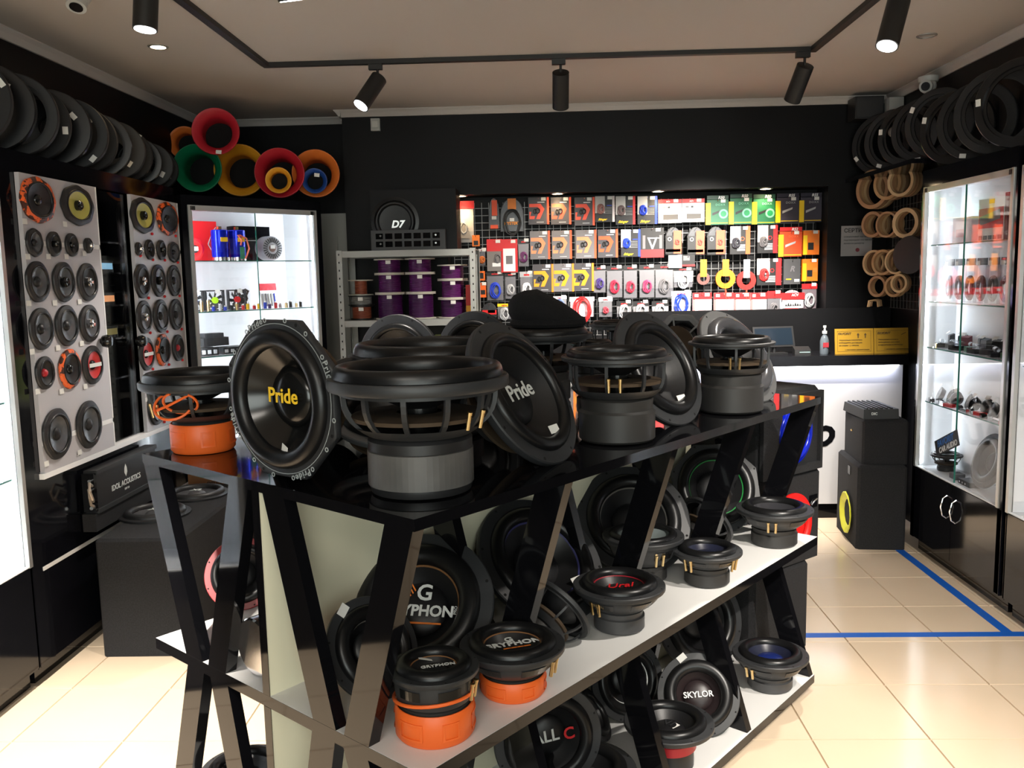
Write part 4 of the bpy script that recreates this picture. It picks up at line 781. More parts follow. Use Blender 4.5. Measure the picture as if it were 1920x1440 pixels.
for k in range(4): c = MB(); c.cyl((-.012, .01, .03+.04*k), (.0, .01, .03+.04*k), .008, 10); c.ob('terminal', CHROM, t)
c = MB(); c.tube([(-.01, .0, .13), (-.05, -.01, .15), (-.07, -.02, .12), (-.05, -.02, .08), (-.01, 0, .06)], .006); c.tube([(-.01, .01, .10), (-.04, .0, .12), (-.055, -.01, .09), (-.03, 0, .05), (-.01, 0, .04)], .006); c.ob('cable_loops', mat('clear_copper_cable', (.5, .42, .34), .3, .5), t)
text('IDOL ACOUSTICS', .036, PRW, t, TR(.30, -.0008, .075, HP), 'lettering', bold=.01); text('DSP 5.8', .014, PRW, t, TR(.30, -.0008, .045, HP), 'lettering')
c = MB(); c.prism([(0, -.028), (.014, -.008), (.011, .012), (0, .03), (-.011, .012), (-.014, -.008)], 0, .0008); o = c.ob('flame_emblem', PRW, t); o.matrix_local = TR(.30, -.0002, .13, HP)
carton(-1.955, 3.66, ZCB+.001, .55, .06, .078, CARP, 'low carpeted wedge under the amplifier with flame logo', HP, 'carpeted_wedge', 'wedge')
q = carton(-1.93, 4.60, 0.001, .36, .26, .60, flat(120, 80, 45), 'brown cardboard carton with stencilled lettering behind the two-woofer box'); text('SOUND', .04, mat('brown_stencil', (.06, .03, .015), .7), q, TR(.20, -.001, .555, HP), bold=.02); text('PRESSURE', .045, mat('brown_stencil', (0, 0, 0)), q, TR(.20, -.001, .505, HP), bold=.02)
# stack behind the table, right
SA = radians(39); SK = Vector((1.165, 3.663, 0)); sx_ = Vector((cos(SA), sin(SA), 0)); P0 = lambda w, o=0: SK-sx_*(w-o)
qC = sbox(P0(.40, -.03), SA, .385, .42, .383, 0, 'lowest carpeted box of the stack beside the table\'s far end', rnd=.02)
qB = sbox(P0(.42, .025), SA, .42, .43, .388, .384, 'middle carpeted subwoofer box with red woofer in the stack beside the table', rnd=.02)
face_woofer(qB, .21, -.002, .17, .135, (HP, 0, 0), cone=flat(225, 15, 10), frame=flat(225, 15, 10)); c = MB(); c.bx(.33, .385, -.004, -.001, .22, .275); c.ob('terminal_cup', GLOSS, qB); c = MB(); c.tube([(.34, -.006, .235), (.36, -.009, .25), (.38, -.006, .255)], .0035); c.ob('wire_clip', CHROM, qB)
qA = sbox(P0(.41, .01), SA, .41, .42, .348, .773, 'top carpeted subwoofer box of the stack beside the table, lit from behind', rnd=.02)
for b_ in ((.0, .12, .0, .33), (.12, .40, .0, .03), (.385, .40, .03, .30), (.12, .40, .30, .33)): c = MB(); c.bx(b_[0], b_[1], -.018, 0, b_[2], b_[3]); c.ob('grille_edge', CARP, qA)
face_woofer(qA, .21, -.002, .165, .13, (HP, 0, 0), cone=mat('deep_blue_cone', (.0, .012, .5), .2), frame=mat('deep_blue_frame', (.0, .01, .4), .2))
# right front pair with yellow port
bl = Vector((1.791, 4.928)); bb = Vector((1.833, 5.40)); ang = atan2((bb-bl).y, (bb-bl).x)-HP
q = sbox((bl.x, bl.y), ang, .27, .47, .49, 0, 'black carpeted box with round yellow port beside the counter', rnd=.015)
YPL = mat('yellow_port_plastic', (.62, .62, .04), .35); c = MB(); c.lathe([(0, -.03), (.05, -.028), (.075, -.01), (.092, .004), (.118, .012), (.124, .006)], 40, fn=lambda a: 1+.02*cos(12*a)); o = c.ob('round_port', YPL, q, 'yellow round port flange'); o.matrix_local = TR(-.008, .20, .165, 0, -HP)
c = MB(); c.bx(-.004, -.001, .16, .21, .40, .45); c.ob('terminal_cup', GLOSS, q)
q = sbox((bl.x+.03, bl.y+.03), ang, .25, .40, .255, .491, 'smaller black carpeted box on top of the yellow-port box', rnd=.012); c = MB(); c.sphere((-.004, .22, .16), .008, 8); c.ob('brass_terminal', GOLD, q)
t = thing('amplifier', 'flat black finned amplifier on the upper of the two boxes by the counter', 'amplifier', (1.835, 4.99, .7465), .0); c = MB(); c.hexa([(0, 0, 0), (.20, 0, 0), (.20, .34, 0), (0, .34, 0)], [(.004, .01, .055), (.20, .01, .055), (.20, .33, .055), (.004, .33, .055)]); c.ob('amplifier_case', PLAS, t)
for k in range(6): c = MB(); c.bx(.02+.028*k, .03+.028*k, .015, .325, .055, .062); c.ob('fin', PLA2, t)
text('DIC', .02, PRW, t, TR(.06, -.001, .03, HP), bold=.02)

# ------------------------------------------------------------------ packets on the alcove grid
t = thing('pegboard_grid', 'wide wire grid panel at the back of the lit alcove', 'wire grid', (AX0+.02, AY, AZ0+.01)); c = MB(); Wd = AX1-AX0-.04; Hd = AZ1-AZ0-.05
for i in range(int(Wd/.05)+1): c.bx(.05*i, .05*i+.0035, -.004, 0, 0, Hd)
for i in range(int(Hd/.05)+1): c.bx(0, Wd, -.0075, -.004, .05*i, .05*i+.0035)
o = c.ob('grid_wires', mat('galvanised_wire', (.25, .25, .25), .4, .5), t); o['kind'] = 'stuff'
PY = 6.12
DG = flat(62, 60, 64); WH = flat(235, 235, 235); RD = flat(205, 25, 30); OG = flat(240, 85, 40); YO = flat(250, 150, 20); BK = flat(18, 18, 20); BLU = flat(25, 60, 190); GRN = flat(15, 100, 65); LG = flat(120, 200, 165); YL = flat(245, 205, 20); GRY = flat(105, 103, 106); LOR = flat(250, 140, 95); PUR = flat(60, 45, 110); DRD = flat(120, 20, 30); LGY = flat(170, 172, 175)
def pk(ox, x0, y0, x1, y1, label, name, cat, t_=.03, Y=PY, grp=None):
    X0, Y0 = ox+x0*.19792, 340+y0*.19792; X1, Y1 = ox+x1*.19792, 340+y1*.19792
    cx = (X0+X1)/2; a = aty(X0, (Y0+Y1)/2, Y); b = aty(X1, (Y0+Y1)/2, Y); zt = aty(cx, Y0, Y).z; zb = aty(cx, Y1, Y).z
    q = thing(name, label, cat, ((a.x+b.x)/2, Y+t_, zb), 0, grp); w = b.x-a.x; h = zt-zb
    c = MB(); c.tube([(0, AY-Y-t_-.006, h-.012), (0, -t_-.012, h-.012), (0, -t_-.02, h-.004)], .002, 6); c.ob('hook', CHROM, q)
    return q, w, h
def pan(q, w, h, m, a, b, e, f, y, d=.0012, nm='printed_panel'):
    c = MB(); c.bx(-w/2+w*a, -w/2+w*b, y-d, y, h*e, h*f); return c.ob(nm, m, q)
def ptag(q, w, h, y, a=.75, e=.93): o = link('price_tag', TAGME, q, 'white price tag'); o.matrix_local = TR(-w/2+w*a, y-.001, h*e, HP)
DPOLY = [(-.5, .5), (.25, .5), (.5, .15), (.2, -.5), (-.05, -.5), (.18, .12), (.05, .28), (-.5, .28)]; DPOL2 = [(-.5, -.02), (-.36, -.02), (-.44, -.3), (-.12, -.3), (-.18, -.5), (-.5, -.5)]
def dlbox(ox, x0, y0, x1, y1, front, lc, sc, label):
    q, w, h = pk(ox, x0, y0, x1, y1, label, 'cable_box', 'box', .04, grp='dark angular-logo boxes in the alcove'); c = MB(); c.bx(-w/2, w/2, -.04, 0, 0, h); c.ob('carton_body', front, q)
    c = MB(); c.hexa([(w/2-.012, -.042, 0), (w/2+.002, -.042, 0), (w/2+.002, 0, 0), (w/2-.012, 0, 0)], [(w/2-.012, -.042, h), (w/2+.002, -.042, h), (w/2+.002, 0, h), (w/2-.012, 0, h)]); c.ob('side_panel', sc, q)
    for P in (DPOLY, DPOL2):
        c = MB(); c.prism([(x*w*.74, y*h*.56) for x, y in P], 0, .001); o = c.ob('angular_logo', lc, q); o.matrix_local = TR(-w*.08, -.0402, h*.48, HP)
    c = MB(); c.tube(loop(-.004, -.044, h*.5, .012, .016, 0, 12), .004); c.tube(loop(-w*.18, -.044, h*.48, .008, .015, 0, 12), .004); c.ob('coiled_lead', BK, q)
    pan(q, w, h, WH, .45, .8, .80, .825, -.04); pan(q, w, h, LGY, .4, .75, .07, .095, -.04); ptag(q, w, h, -.0405); return q
DLF = [DG, GRY, DG]
A_ = 820
for i, a in enumerate([(862, 150, 1055, 408), (1075, 150, 1265, 408), (1300, 150, 1488, 418)]): dlbox(A_, *a, DG, flat(232, 78, 50), flat(240, 80, 40), 'dark grey box with red-orange logo, '+['left', 'middle', 'right'][i]+' of the top row')
for i, a in enumerate([(878, 470, 1065, 738), (1085, 465, 1272, 735), (1312, 460, 1505, 730), (1520, 455, 1708, 722)]): dlbox(A_, *a, [GRY, GRY, GRY, DG][i], [LOR, LOR, LOR, OG][i], OG, ['paler grey box with peach logo, left of the second row', 'paler grey box with peach logo, middle of three in second row', 'paler grey box with peach logo, right of the peach three', 'dark grey box with orange logo at right of the peach three'][i])
for i, a in enumerate([(905, 785, 1098, 1050), (1095, 780, 1292, 1045), (1285, 775, 1480, 1040)]): dlbox(A_, *a, [DG, GRY, DG][i], YO, flat(250, 130, 20), 'box with yellow-orange logo, '+['left', 'middle', 'right'][i]+' of the third row')
def coil(q, w, h, m, cx, cz, r, th, y, n=2, nm='coiled_cable'):
    c = MB()
    for k in range(n): c.tube([(a_+.003*sin(5*i_+k*2), b_, c_) for i_, (a_, b_, c_) in enumerate(loop(cx+.004*k, y-.004*k, cz, r*(1-.22*k), r*(1-.12*k)*1.45, 0, 18))], th)
    c.ob(nm, m, q)
def bag(ox, x0, y0, x1, y1, head, cm, label, headh=.16, coilr=.30, body=None, logo=None, tg=True, wh=None, cz=.36):
    q, w, h = pk(ox, x0, y0, x1, y1, label, 'hanging_packet', 'packet', .022, grp='clear packets in the alcove')
    coil(q, w, h, cm, 0, h*cz, w*coilr, .0055, -.012, 3)
    c = MB(); hh = h*(1-headh); c.lathe([(w*.5, 0), (w*.5, .001)], 4) if 0 else None
    s = MB(); k = .012; s.hexa([(-w/2, -.004, .002), (w/2, -.004, .002), (w/2, 0, .002), (-w/2, 0, .002)], [(-w/2+.004, -.02, hh*.35), (w/2-.004, -.02, hh*.35), (w/2, 0, hh*.35), (-w/2, 0, hh*.35)])
    s.hexa([(-w/2+.004, -.02, hh*.35), (w/2-.004, -.02, hh*.35), (w/2, 0, hh*.35), (-w/2, 0, hh*.35)], [(-w/2, -.004, hh), (w/2, -.004, hh), (w/2, 0, hh), (-w/2, 0, hh)]); s.ob('clear_bag', CLEAR, q)
    pan(q, w, h, body or GRY, .04, .96, .03, 1-headh, -.0005, .001, 'backing_card')
    pan(q, w, h, head, 0, 1, 1-headh, 1, -.0045, .0015, 'header_card'); pan(q, w, h, logo or RD, .3, .7, 1-headh*.75, 1-headh*.45, -.006, .0006)
    if tg: ptag(q, w, h, -.0062, .78, .97)
    return q, w, h
def card(ox, x0, y0, x1, y1, base, rects, label, cat='box', name='boxed_kit', t_=.03, tg=True, grp='printed kits in the alcove', txt=None):
    q, w, h = pk(ox, x0, y0, x1, y1, label, name, cat, t_, grp=grp); c = MB(); c.bx(-w/2, w/2, -t_, 0, 0, h); c.ob('carton_body', base, q)
    for i, (a, b, e, f, m) in enumerate(rects): pan(q, w, h, m, a, b, e, f, -t_-.0002*i, .0006)
    if tg: ptag(q, w, h, -t_-.002)
    for (s, sz, a, e, m, kw) in (txt or []): text(s, sz*h, m, q, TR(-w/2+w*a, -t_-.003, h*e, HP), 'lettering', **kw)
    return q, w, h
# left end
q, w, h = bag(A_, 122, 185, 350, 590, RD, LGY, 'big white and red packet with triangle print under the leftmost downlight', .18, .2, body=flat(200, 195, 185), tg=False)
c = MB(); c.prism([(-.055, -.045), (.055, -.045), (0, .055)], 0, .001); o = c.ob('triangle_print', flat(150, 145, 140), q); o.matrix_local = TR(.01, -.021, h*.28, HP)
def blister(ox, x0, y0, x1, y1, rects, label, m=BK, txt=None, top=.5, tg=True):
    q, w, h = pk(ox, x0, y0, x1, y1, label, 'blister_pack', 'packet', .03, grp='blister packs in the alcove'); P = [(-w/2, 0), (w/2, 0), (w/2, h*top)]+[(w/2*cos(pi*i/10), h*top+h*(1-top)*sin(pi*i/10)) for i in range(1, 10)]+[(-w/2, h*top)]
    c = MB(); c.prism(P, 0, .004); o = c.ob('backing_card', m, q); o.matrix_local = TR(0, 0, 0, HP); c = MB(); c.prism([(x*.93, y*.97+h*.01) for x, y in P], 0, .022); o = c.ob('clear_shell', CLEAR, q); o.matrix_local = TR(0, -.0055, 0, HP)
    for (a, b, e, f, mm) in rects: pan(q, w, h, mm, a, b, e, f, -.0285, .0008)
    for (s, sz, a, e, mm, kw) in (txt or []): text(s, sz*h, mm, q, TR(-w/2+w*a, -.03, h*e, HP), 'lettering', **kw)
    if tg: ptag(q, w, h, -.03, .5, .35)
    return q, w, h
blister(A_, 485, 155, 588, 448, [(.3, .8, .42, .92, OG), (.15, .85, .0, .12, OG)], 'narrow clear pack with orange insert left of the round clear pack')
q, w, h = blister(A_, 592, 155, 820, 475, [(.33, .68, .66, .98, flat(225, 125, 20))], 'round-topped clear pack with orange lettering above coiled cable', BK, [('MYSTERY', .115, .5, .24, YO, dict(bold=.02))]); coil(q, w, h, BK, 0, h*.27, w*.36, .006, -.03)
card(A_, 330, 510, 400, 615, flat(230, 120, 30), [(.2, .8, .1, .5, BK)], 'small orange packet behind the rack corner', tg=False); card(A_, 388, 850, 450, 940, flat(235, 110, 20), [(.2, .8, .2, .8, BK)], 'upper of two orange packets beside the rack post', tg=False); card(A_, 390, 960, 460, 1100, flat(235, 100, 20), [(.3, .9, .2, .5, BK)], 'lower of two orange packets beside the rack post')
bag(A_, 390, 640, 455, 800, WH, flat(200, 110, 50), 'small clear packet with brown cable beside the rack corner', .15)
q, w, h = card(A_, 470, 548, 612, 850, flat(120, 115, 112), [(0, 1, .62, 1, RD), (.35, .9, .14, .26, WH)], 'grey and red packet, leftmost in the second row', 'packet', t_=.015); coil(q, w, h, GRY, .02, h*.4, w*.2, .004, -.02)
card(A_, 602, 548, 760, 862, RD, [(.14, .86, .03, .72, WH), (.3, .7, .25, .5, GRY)], 'red packet with white window panel beside the grey and red one', 'packet', t_=.02)
bag(A_, 765, 548, 868, 812, BK, flat(95, 40, 90), 'narrow clear packet with violet cable before the peach-logo boxes', .16)
bag(A_, 465, 855, 630, 1135, BK, BLU, 'clear packet with blue cable loop in the third row', .14); bag(A_, 640, 860, 745, 1120, BK, LGY, 'clear packet with grey cable loop in the third row', .16); bag(A_, 782, 855, 910, 1115, LGY, WH, 'clear packet with white cable loop in the third row', .2)
blister(A_, 425, 1150, 560, 1290, [(0, 1, .2, .5, RD), (.4, .9, .3, .5, WH)], 'small round-topped red and black pack at bottom left of the alcove', BK, tg=False); bag(A_, 570, 1160, 700, 1310, YL, LGY, 'clear packet with yellow-green header at bottom left', .18, tg=False)
def gator(ox, x0, y0, x1, y1, cm, side, label):
    q, w, h = card(ox, x0, y0, x1, y1, BK, [(0, .5, .35, 1, flat(190, 188, 185)), (.88, 1, 0, 1, side)]+[(.42, .85, .34+.055*k, .35+.055*k, LGY) for k in range(5)]+[(.6, .85, .62, .65, BLU)], label, 'kit', t_=.025, txt=[('Stinger', .12, .36, .10, YL, dict(bold=.02, shear=.5))])
    coil(q, w, h, cm, -w*.22, h*.5, w*.15, .007, -.032, 3)
gator(A_, 1495, 140, 1680, 385, flat(140, 100, 95), flat(210, 200, 200), 'kit with brown cable and yellow script, left of the top row pair'); gator(A_, 1690, 140, 1875, 410, flat(110, 95, 95), RD, 'kit with grey-brown cable, yellow script and red side, top row')
gator(A_, 1740, 455, 1925, 715, BLU, BLU, 'kit with blue cable and yellow script in the second row'); B_ = 1180
gator(B_, 78, 140, 265, 405, BLU, BLU, 'kit with blue cable and yellow script in the top row')
RR = ['left', 'right']
for i, a in enumerate([(275, 170, 495, 395), (500, 165, 712, 385)]): card(B_, *a, WH, [(0, 1, .82, 1, RD), (.2, .85, .14, .36, flat(70, 65, 60)), (.15, .3, .62, .7, GRY), (.4, .5, .62, .7, BK)], RR[i]+' one of two white boxes with red headers in the top row', txt=[('ACV', .09, .42, .9, WH, dict(bold=.02))])
def gearbox(ox, x0, y0, x1, y1, base, gear, top, tt, label, gy=.42):
    q, w, h = card(ox, x0, y0, x1, y1, base, [(-.06, .17, 0, .86, YL), (.2, .98, .05, .075, YL)], label, t_=.035, txt=[(tt, .15, .66, 1.06, WH, dict(bold=.02, shear=.2)), ('DOXX', .12, .62, .78, gear, dict(bold=.0, space=1.15))])
    pan(q, w, h, top, 0, 1, .98, 1.15, -.033, .002, 'header_card')
    if gear is LG:
        P = [];
        for i in range(48): r = .034 if i % 2 else .028; P.append((r*cos(2*pi*i/48), r*sin(2*pi*i/48)))
        c = MB(); c.prism(P, 0, .001); o = c.ob('gear_print', LG, q); o.matrix_local = TR(w*.27, -.0362, h*gy, HP); c = MB(); c.disc(.02, .0015, 24); o = c.ob('gear_print', flat(10, 130, 80), q); o.matrix_local = TR(w*.27, -.0362, h*gy, HP)
    c = MB(); c.hexa([(-w*.25, -.0366, h*.36), (w*.2, -.0366, h*.52), (w*.2, -.0362, h*.52), (-w*.25, -.0362, h*.36)], [(-w*.25, -.0366, h*.46), (w*.22, -.0366, h*.60), (w*.22, -.0362, h*.60), (-w*.25, -.0362, h*.46)]); c.ob('amplifier_print', BK if gear is LG else LGY, q)
for i, a in enumerate([(735, 170, 938, 410), (955, 155, 1160, 405), (1175, 160, 1380, 405)]): gearbox(B_, *a, GRN, LG, flat(10, 60, 45), 'R50', 'green box with yellow spine and gear print, '+['left', 'middle', 'right'][i]+' of three')
for i, a in enumerate([(1398, 150, 1605, 390), (1622, 145, 1822, 385)]): gearbox(B_, *a, flat(50, 45, 60), LGY, flat(30, 25, 45), 'R55', 'dark box with amber spine at top right of the alcove, '+RR[i]+' of two')
gearbox(B_, 1425, 470, 1635, 712, flat(205, 70, 20), flat(235, 110, 60), RD, 'R52', 'orange-red box with yellow spine in the second row')
for i, a in enumerate([(1648, 465, 1800, 695), (1640, 735, 1785, 945)]): card(B_, *a, flat(238, 120, 20), [(0, .25, 0, .8, YL), (.3, .65, .2, .5, BK), (.7, .95, .4, .6, flat(225, 130, 50))], ['upper', 'lower'][i]+' small orange box at right end of the alcove')
q, w, h = card(B_, 108, 440, 328, 722, BK, [(0, 1, 0, .27, RD), (.3, .8, .64, .67, WH), (.08, .2, .3, .75, GRY), (.8, .92, .3, .75, GRY)], 'black box with red base and silver V print beside the blue kit'); c = MB(); c.prism([(-.035, .04), (-.022, .04), (0, -.02), (.022, .04), (.035, .04), (.005, -.04), (-.005, -.04)], 0, .001); o = c.ob('silver_print', LGY, q); o.matrix_local = TR(0, -.0315, h*.48, HP)
for i, a in enumerate([(340, 430, 500, 695), (548, 430, 718, 700), (735, 425, 912, 700)]):
    q, w, h = blister(B_, *a, [(.02, .5, .04, .68, BK), (.5, .97, .04, .86, flat(235, 90, 55)), (.04, .9, .1, .2, BK)], 'dark and orange oval-topped pack in the second row, '+['left', 'middle', 'right'][i]+' of three', BK, tg=False); c = MB(); c.lathe([(.009, 0), (.013, 0), (.013, .001), (.009, .001)], 20, closed=True); o = c.ob('ring_print', WH, q); o.matrix_local = TR(-w*.24, -.029, h*.56, HP); coil(q, w, h, flat(215, 80, 70), w*.2, h*.45, w*.1, .004, -.03)
def kick(ox, x0, y0, x1, y1, side, cm, label):
    q, w, h = card(ox, x0, y0, x1, y1, BK, [(0, .52, .4, 1, flat(205, 200, 200)), (.78, 1, 0, 1, side)]+[(.35, .75, .12+.05*k, .15+.05*k, LGY) for k in range(5)], label, 'kit', t_=.03)
    c = MB(); c.lathe([(.011, 0), (.015, 0), (.015, .001), (.011, .001)], 6, closed=True, sm=False); o = c.ob('hexagon_print', side, q); o.matrix_local = TR(w*.12, -.031, h*.55, HP); coil(q, w, h, cm, -w*.22, h*.4, w*.16, .007, -.036, 3)
kick(B_, 955, 425, 1145, 690, flat(238, 90, 40), flat(40, 40, 48), 'clear and black kit with orange side in the second row'); kick(B_, 1215, 415, 1405, 680, RD, flat(90, 88, 90), 'clear and black kit with red side and grey cable in the second row'); kick(B_, 1210, 730, 1440, 985, RD, flat(215, 40, 40), 'clear kit with red cable and red side in the third row')
card(B_, 1462, 735, 1620, 975, flat(66, 66, 68), [(.15, .45, .18, .22, YL), (.65, .95, .1, .2, WH)], 'plain charcoal card with round grey emblem in the third row', 'card', tg=False, txt=[('R', .3, .5, .6, GRY, dict(bold=.02, shear=.3))])
card(B_, 498, 695, 622, 805, BK, [(0, 1, 0, .15, RD), (.1, .6, .5, .9, GRY)], 'small black sign with red base over the clear packets', 'sign', tg=False); card(B_, 372, 700, 496, 820, WH, [(.1, .2, .1, .2, LGY)], 'blank white card over the clear packets', 'card', tg=False, t_=.004)
for i, (a, cm, lb) in enumerate([((1480-1820, 805, 1600-1820, 1060), PUR, 'violet'), ((1605-1820, 800, 1760-1820, 1110), flat(190, 30, 60), 'crimson'), ((1765-1820, 795, 1900-1820, 1115), flat(200, 40, 65), 'pinkish red'), ((95, 790, 245, 1110), flat(190, 50, 90), 'red and violet'), ((245, 785, 425, 1110), GRY, 'bulky grey'), ((420, 820, 610, 1010), LGY, 'short silvery')]):
    a = (a[0]+0, a[1], a[2]+0, a[3]) if i > 2 else (a[0]+1.0*0, a[1], a[2], a[3])
    bag(B_ if i > 2 else B_, *a, BK, cm, 'tall clear packet with '+lb+' cable in the third row', .14, .26)
for (cx, cy, r, cm, hc, lb) in ((700, 915, 62, flat(120, 80, 75), YO, 'brown'), (910, 915, 95, flat(240, 130, 15), YO, 'orange'), (1108, 930, 92, flat(225, 35, 30), LGY, 'red')):
    q, w, h = pk(B_, cx-r, 740, cx+r, cy+r*1.1, lb+' flat cable coil with hanging card in the third row', 'cable_coil', 'cable coil', .03, grp='cable coils in the alcove'); R = w/2; cz = R*1.02
    for k in range(4): c = MB(); rr = R*(.98-.13*k); c.lathe([(rr-R*.11, -.012), (rr, -.012), (rr, .012), (rr-R*.11, .012)], 32, closed=True); o = c.ob('cable_turn', cm, q); o.matrix_local = TR(0, -.025, cz, HP)
    c = MB(); c.bx(-.022, .022, -.042, -.039, cz+R*.25, h); c.ob('hang_card', hc, q)
    if lb != 'brown': c = MB(); c.tube([(0, -.03, .01), (.012, -.03, -.03), (.03, -.03, -.07)], .002); c.tube([(0, -.03, .01), (.0, -.03, -.04), (.012, -.03, -.08)], .002); c.ob('loose_end', flat(230, 90, 60), q)
# bottom row
for i, (a, lb) in enumerate([((1100-1820, 1090, 1228-1820, 1220), 'pale blue'),]): bag(B_, *a, WH, flat(90, 110, 150), 'small '+lb+' packet right of the beanie', .2)
bag(B_, 1255-1820, 1095, 1490-1820, 1290, WH, RD, 'white and red packet with fat red coil in the bottom row', .22, .36, body=flat(230, 190, 195), tg=False); bag(B_, 1530-1820, 1100, 1662-1820, 1290, WH, flat(180, 60, 75), 'clear packet with three red strands in the bottom row', .2, .15)
for i, (x0, x1, lb) in enumerate([(1700-1820, 1845-1820, 'left'), (35, 190, 'middle'), (215, 375, 'right')]): bag(B_, x0, 1135, x1, 1290, BK, LGY, 'clear packet with black and white header in the bottom row, '+lb+' of three', .3)
bag(B_, 400, 1040, 590, 1235, WH, BLU, 'white and red bag with blue cable in the bottom row', .25, .34, body=flat(225, 215, 225))
for i, (x0, x1, lb) in enumerate([(600, 780, 'leftmost'), (800, 990, 'second'), (995, 1145, 'third'), (1150, 1300, 'fourth')]): card(B_, x0, 1055, x1, 1340, WH, [(0, 1, .78, 1, RD), (0, .12, 0, .78, flat(230, 120, 120)), (.3, .7, .3, .45, flat(215, 170, 175)), (.1, .3, .86, .95, WH)], 'red topped white packet, '+lb+' of four in the bottom row', 'packet', t_=.02)
q, w, h = bag(B_, 1310, 1040, 1440, 1310, RD, GRY, 'red and clear packet between the white packets and the oval pack', .25)
q, w, h = blister(B_, 1425, 1030, 1672, 1345, [(.05, .95, .72, .92, RD), (.2, .72, .12, .45, RD), (.1, .9, .46, .70, WH)], 'large red and white oval-topped pack with pine trees print', WH, [('ACV', .1, .58, .85, WH, dict(bold=.02)), ('MDP-14', .06, .42, .36, WH, {})], tg=False)
c = MB()
for k in range(7): hh = .016+.012*((k*5) % 3)/2; c.add([(-.055+.016*k, 0, 0), (-.037+.016*k, 0, 0), (-.046+.016*k, hh, 0)], [(0, 1, 2)])
o = c.ob('tree_print', BK, q); o.matrix_local = TR(.0, -.0295, h*.52, HP)
bag(B_, 1640, 970, 1785, 1215, RD, LGY, 'clear bag of small parts with red header at bottom right of the alcove', .2, body=flat(120, 105, 110))

# ------------------------------------------------------------------ goods inside the corner showcase
MC = Matrix.Translation((CP[0], CP[1], 0)) @ Matrix.Rotation(CA, 4, 'Z')
def inC(name, label, cat, x, y, z, group=None, rz=0): p = MC @ Vector((x, y, z)); return thing(name, label, cat, p, CA+rz, group)
z1 = 1.723
q = inC('subwoofer_box', 'red cabinet panel with ring logo on the top shelf of the corner showcase', 'box', .012, .22, z1); c = MB(); c.bx(0, .26, 0, .10, 0, .235); c.ob('panel', flat(215, 25, 30), q); c = MB(); c.tube([(.20, -.002, .10), (.23, -.002, .17), (.255, -.002, .20)], .003); c.tube([(.20, -.002, .10), (.23, -.002, .05), (.255, -.002, .03)], .003); c.ob('line_print', LGY, q)
q = inC('small_speaker', 'red framed small speaker at left of the top glass shelf', 'speaker', .065, .12, z1); c = MB(); c.lathe([(.06, 0), (.065, .006), (.05, .014), (.02, .004), (0, .003)], 24); o = c.ob('flange', flat(235, 20, 25), q); o.matrix_local = TR(0, 0, .066, HP); c = MB(); c.lathe([(0, .03), (.022, .028), (.025, .004)], 20); o = c.ob('motor_cap', BK, q); o.matrix_local = TR(0, 0, .066, HP); ptag(q, .05, .1, -.032, .5, .68)
for k, x in enumerate((.235, .345)):
    q = inC('capacitor', ['left', 'right'][k]+' of two shiny blue power capacitors', 'capacitor', x, .12, z1); BL = mat('blue_metal', (.005, .02, .55), .15, .6); c = MB(); c.lathe([(0, .02), (.048, .02), (.050, .026), (.050, .175), (.046, .18), (0, .18)], 32); c.ob('can', BL, q); c = MB(); c.lathe([(0, 0), (.052, 0), (.052, .02), (0, .02)], 32); c.ob('base_ring', CHROM, q)
    c = MB(); c.bx(-.022, .022, -.054, -.051, .11, .135); c.ob('price_tag', YL, q, 'yellow price tag'); c = MB(); c.bx(-.01, .01, -.01, .01, .18, .20); c.ob('terminal', GOLD, q)
    if k: c = MB(); c.tube([(-.01, -.05, .15), (.03, -.06, .13), (.045, -.06, .07), (.02, -.055, .01)], .005); c.tube([(-.02, -.05, .15), (.0, -.06, .12), (-.01, -.06, .09)], .005); c.ob('wire_harness', flat(225, 110, 80), q); c = MB(); c.bx(-.01, .02, -.052, -.046, .01, .08); c.ob('green_board', flat(50, 140, 110), q)
q = inC('cable_drum', 'black finned amplifier box behind the grey alternator', 'amplifier', .40, .25, z1); c = MB(); c.bx(0, .26, 0, .08, 0, .125); c.bx(.0, .25, .0, .08, .13, .215); c.ob('body', GLOSS, q); c = MB(); c.bx(.0, .25, -.003, 0, .125, .13); c.ob('trim_line', ALU, q)
q = inC('alternator', 'grey finned alternator on the top glass shelf', 'alternator', .585, .14, z1); AL2 = mat('cast_aluminium', (.38, .38, .40), .45, .3); c = MB(); c.lathe([(.020, .0), (.020, .02), (.07, .02), (.075, .01), (.075, -.06), (0, -.06)], 30); o = c.ob('housing', AL2, q); o.matrix_local = TR(0, 0, .0765, HP)
for i in range(24):
    a = 2*pi*i/24; c = MB(); c.bx(.036, .064, -.003, .003, .0205, .0225); s = c.ob('vent_slot', BK, o); s.matrix_local = Matrix.Rotation(a, 4, 'Z')
c = MB(); c.lathe([(0, .023), (.022, .022), (.024, .018)], 20); c.ob('hub', mat('copper_brown', (.12, .05, .03), .5), o); g = link('price_tag', TAGME, o); g.matrix_local = TR(0, .008, .024)
z2 = 1.431
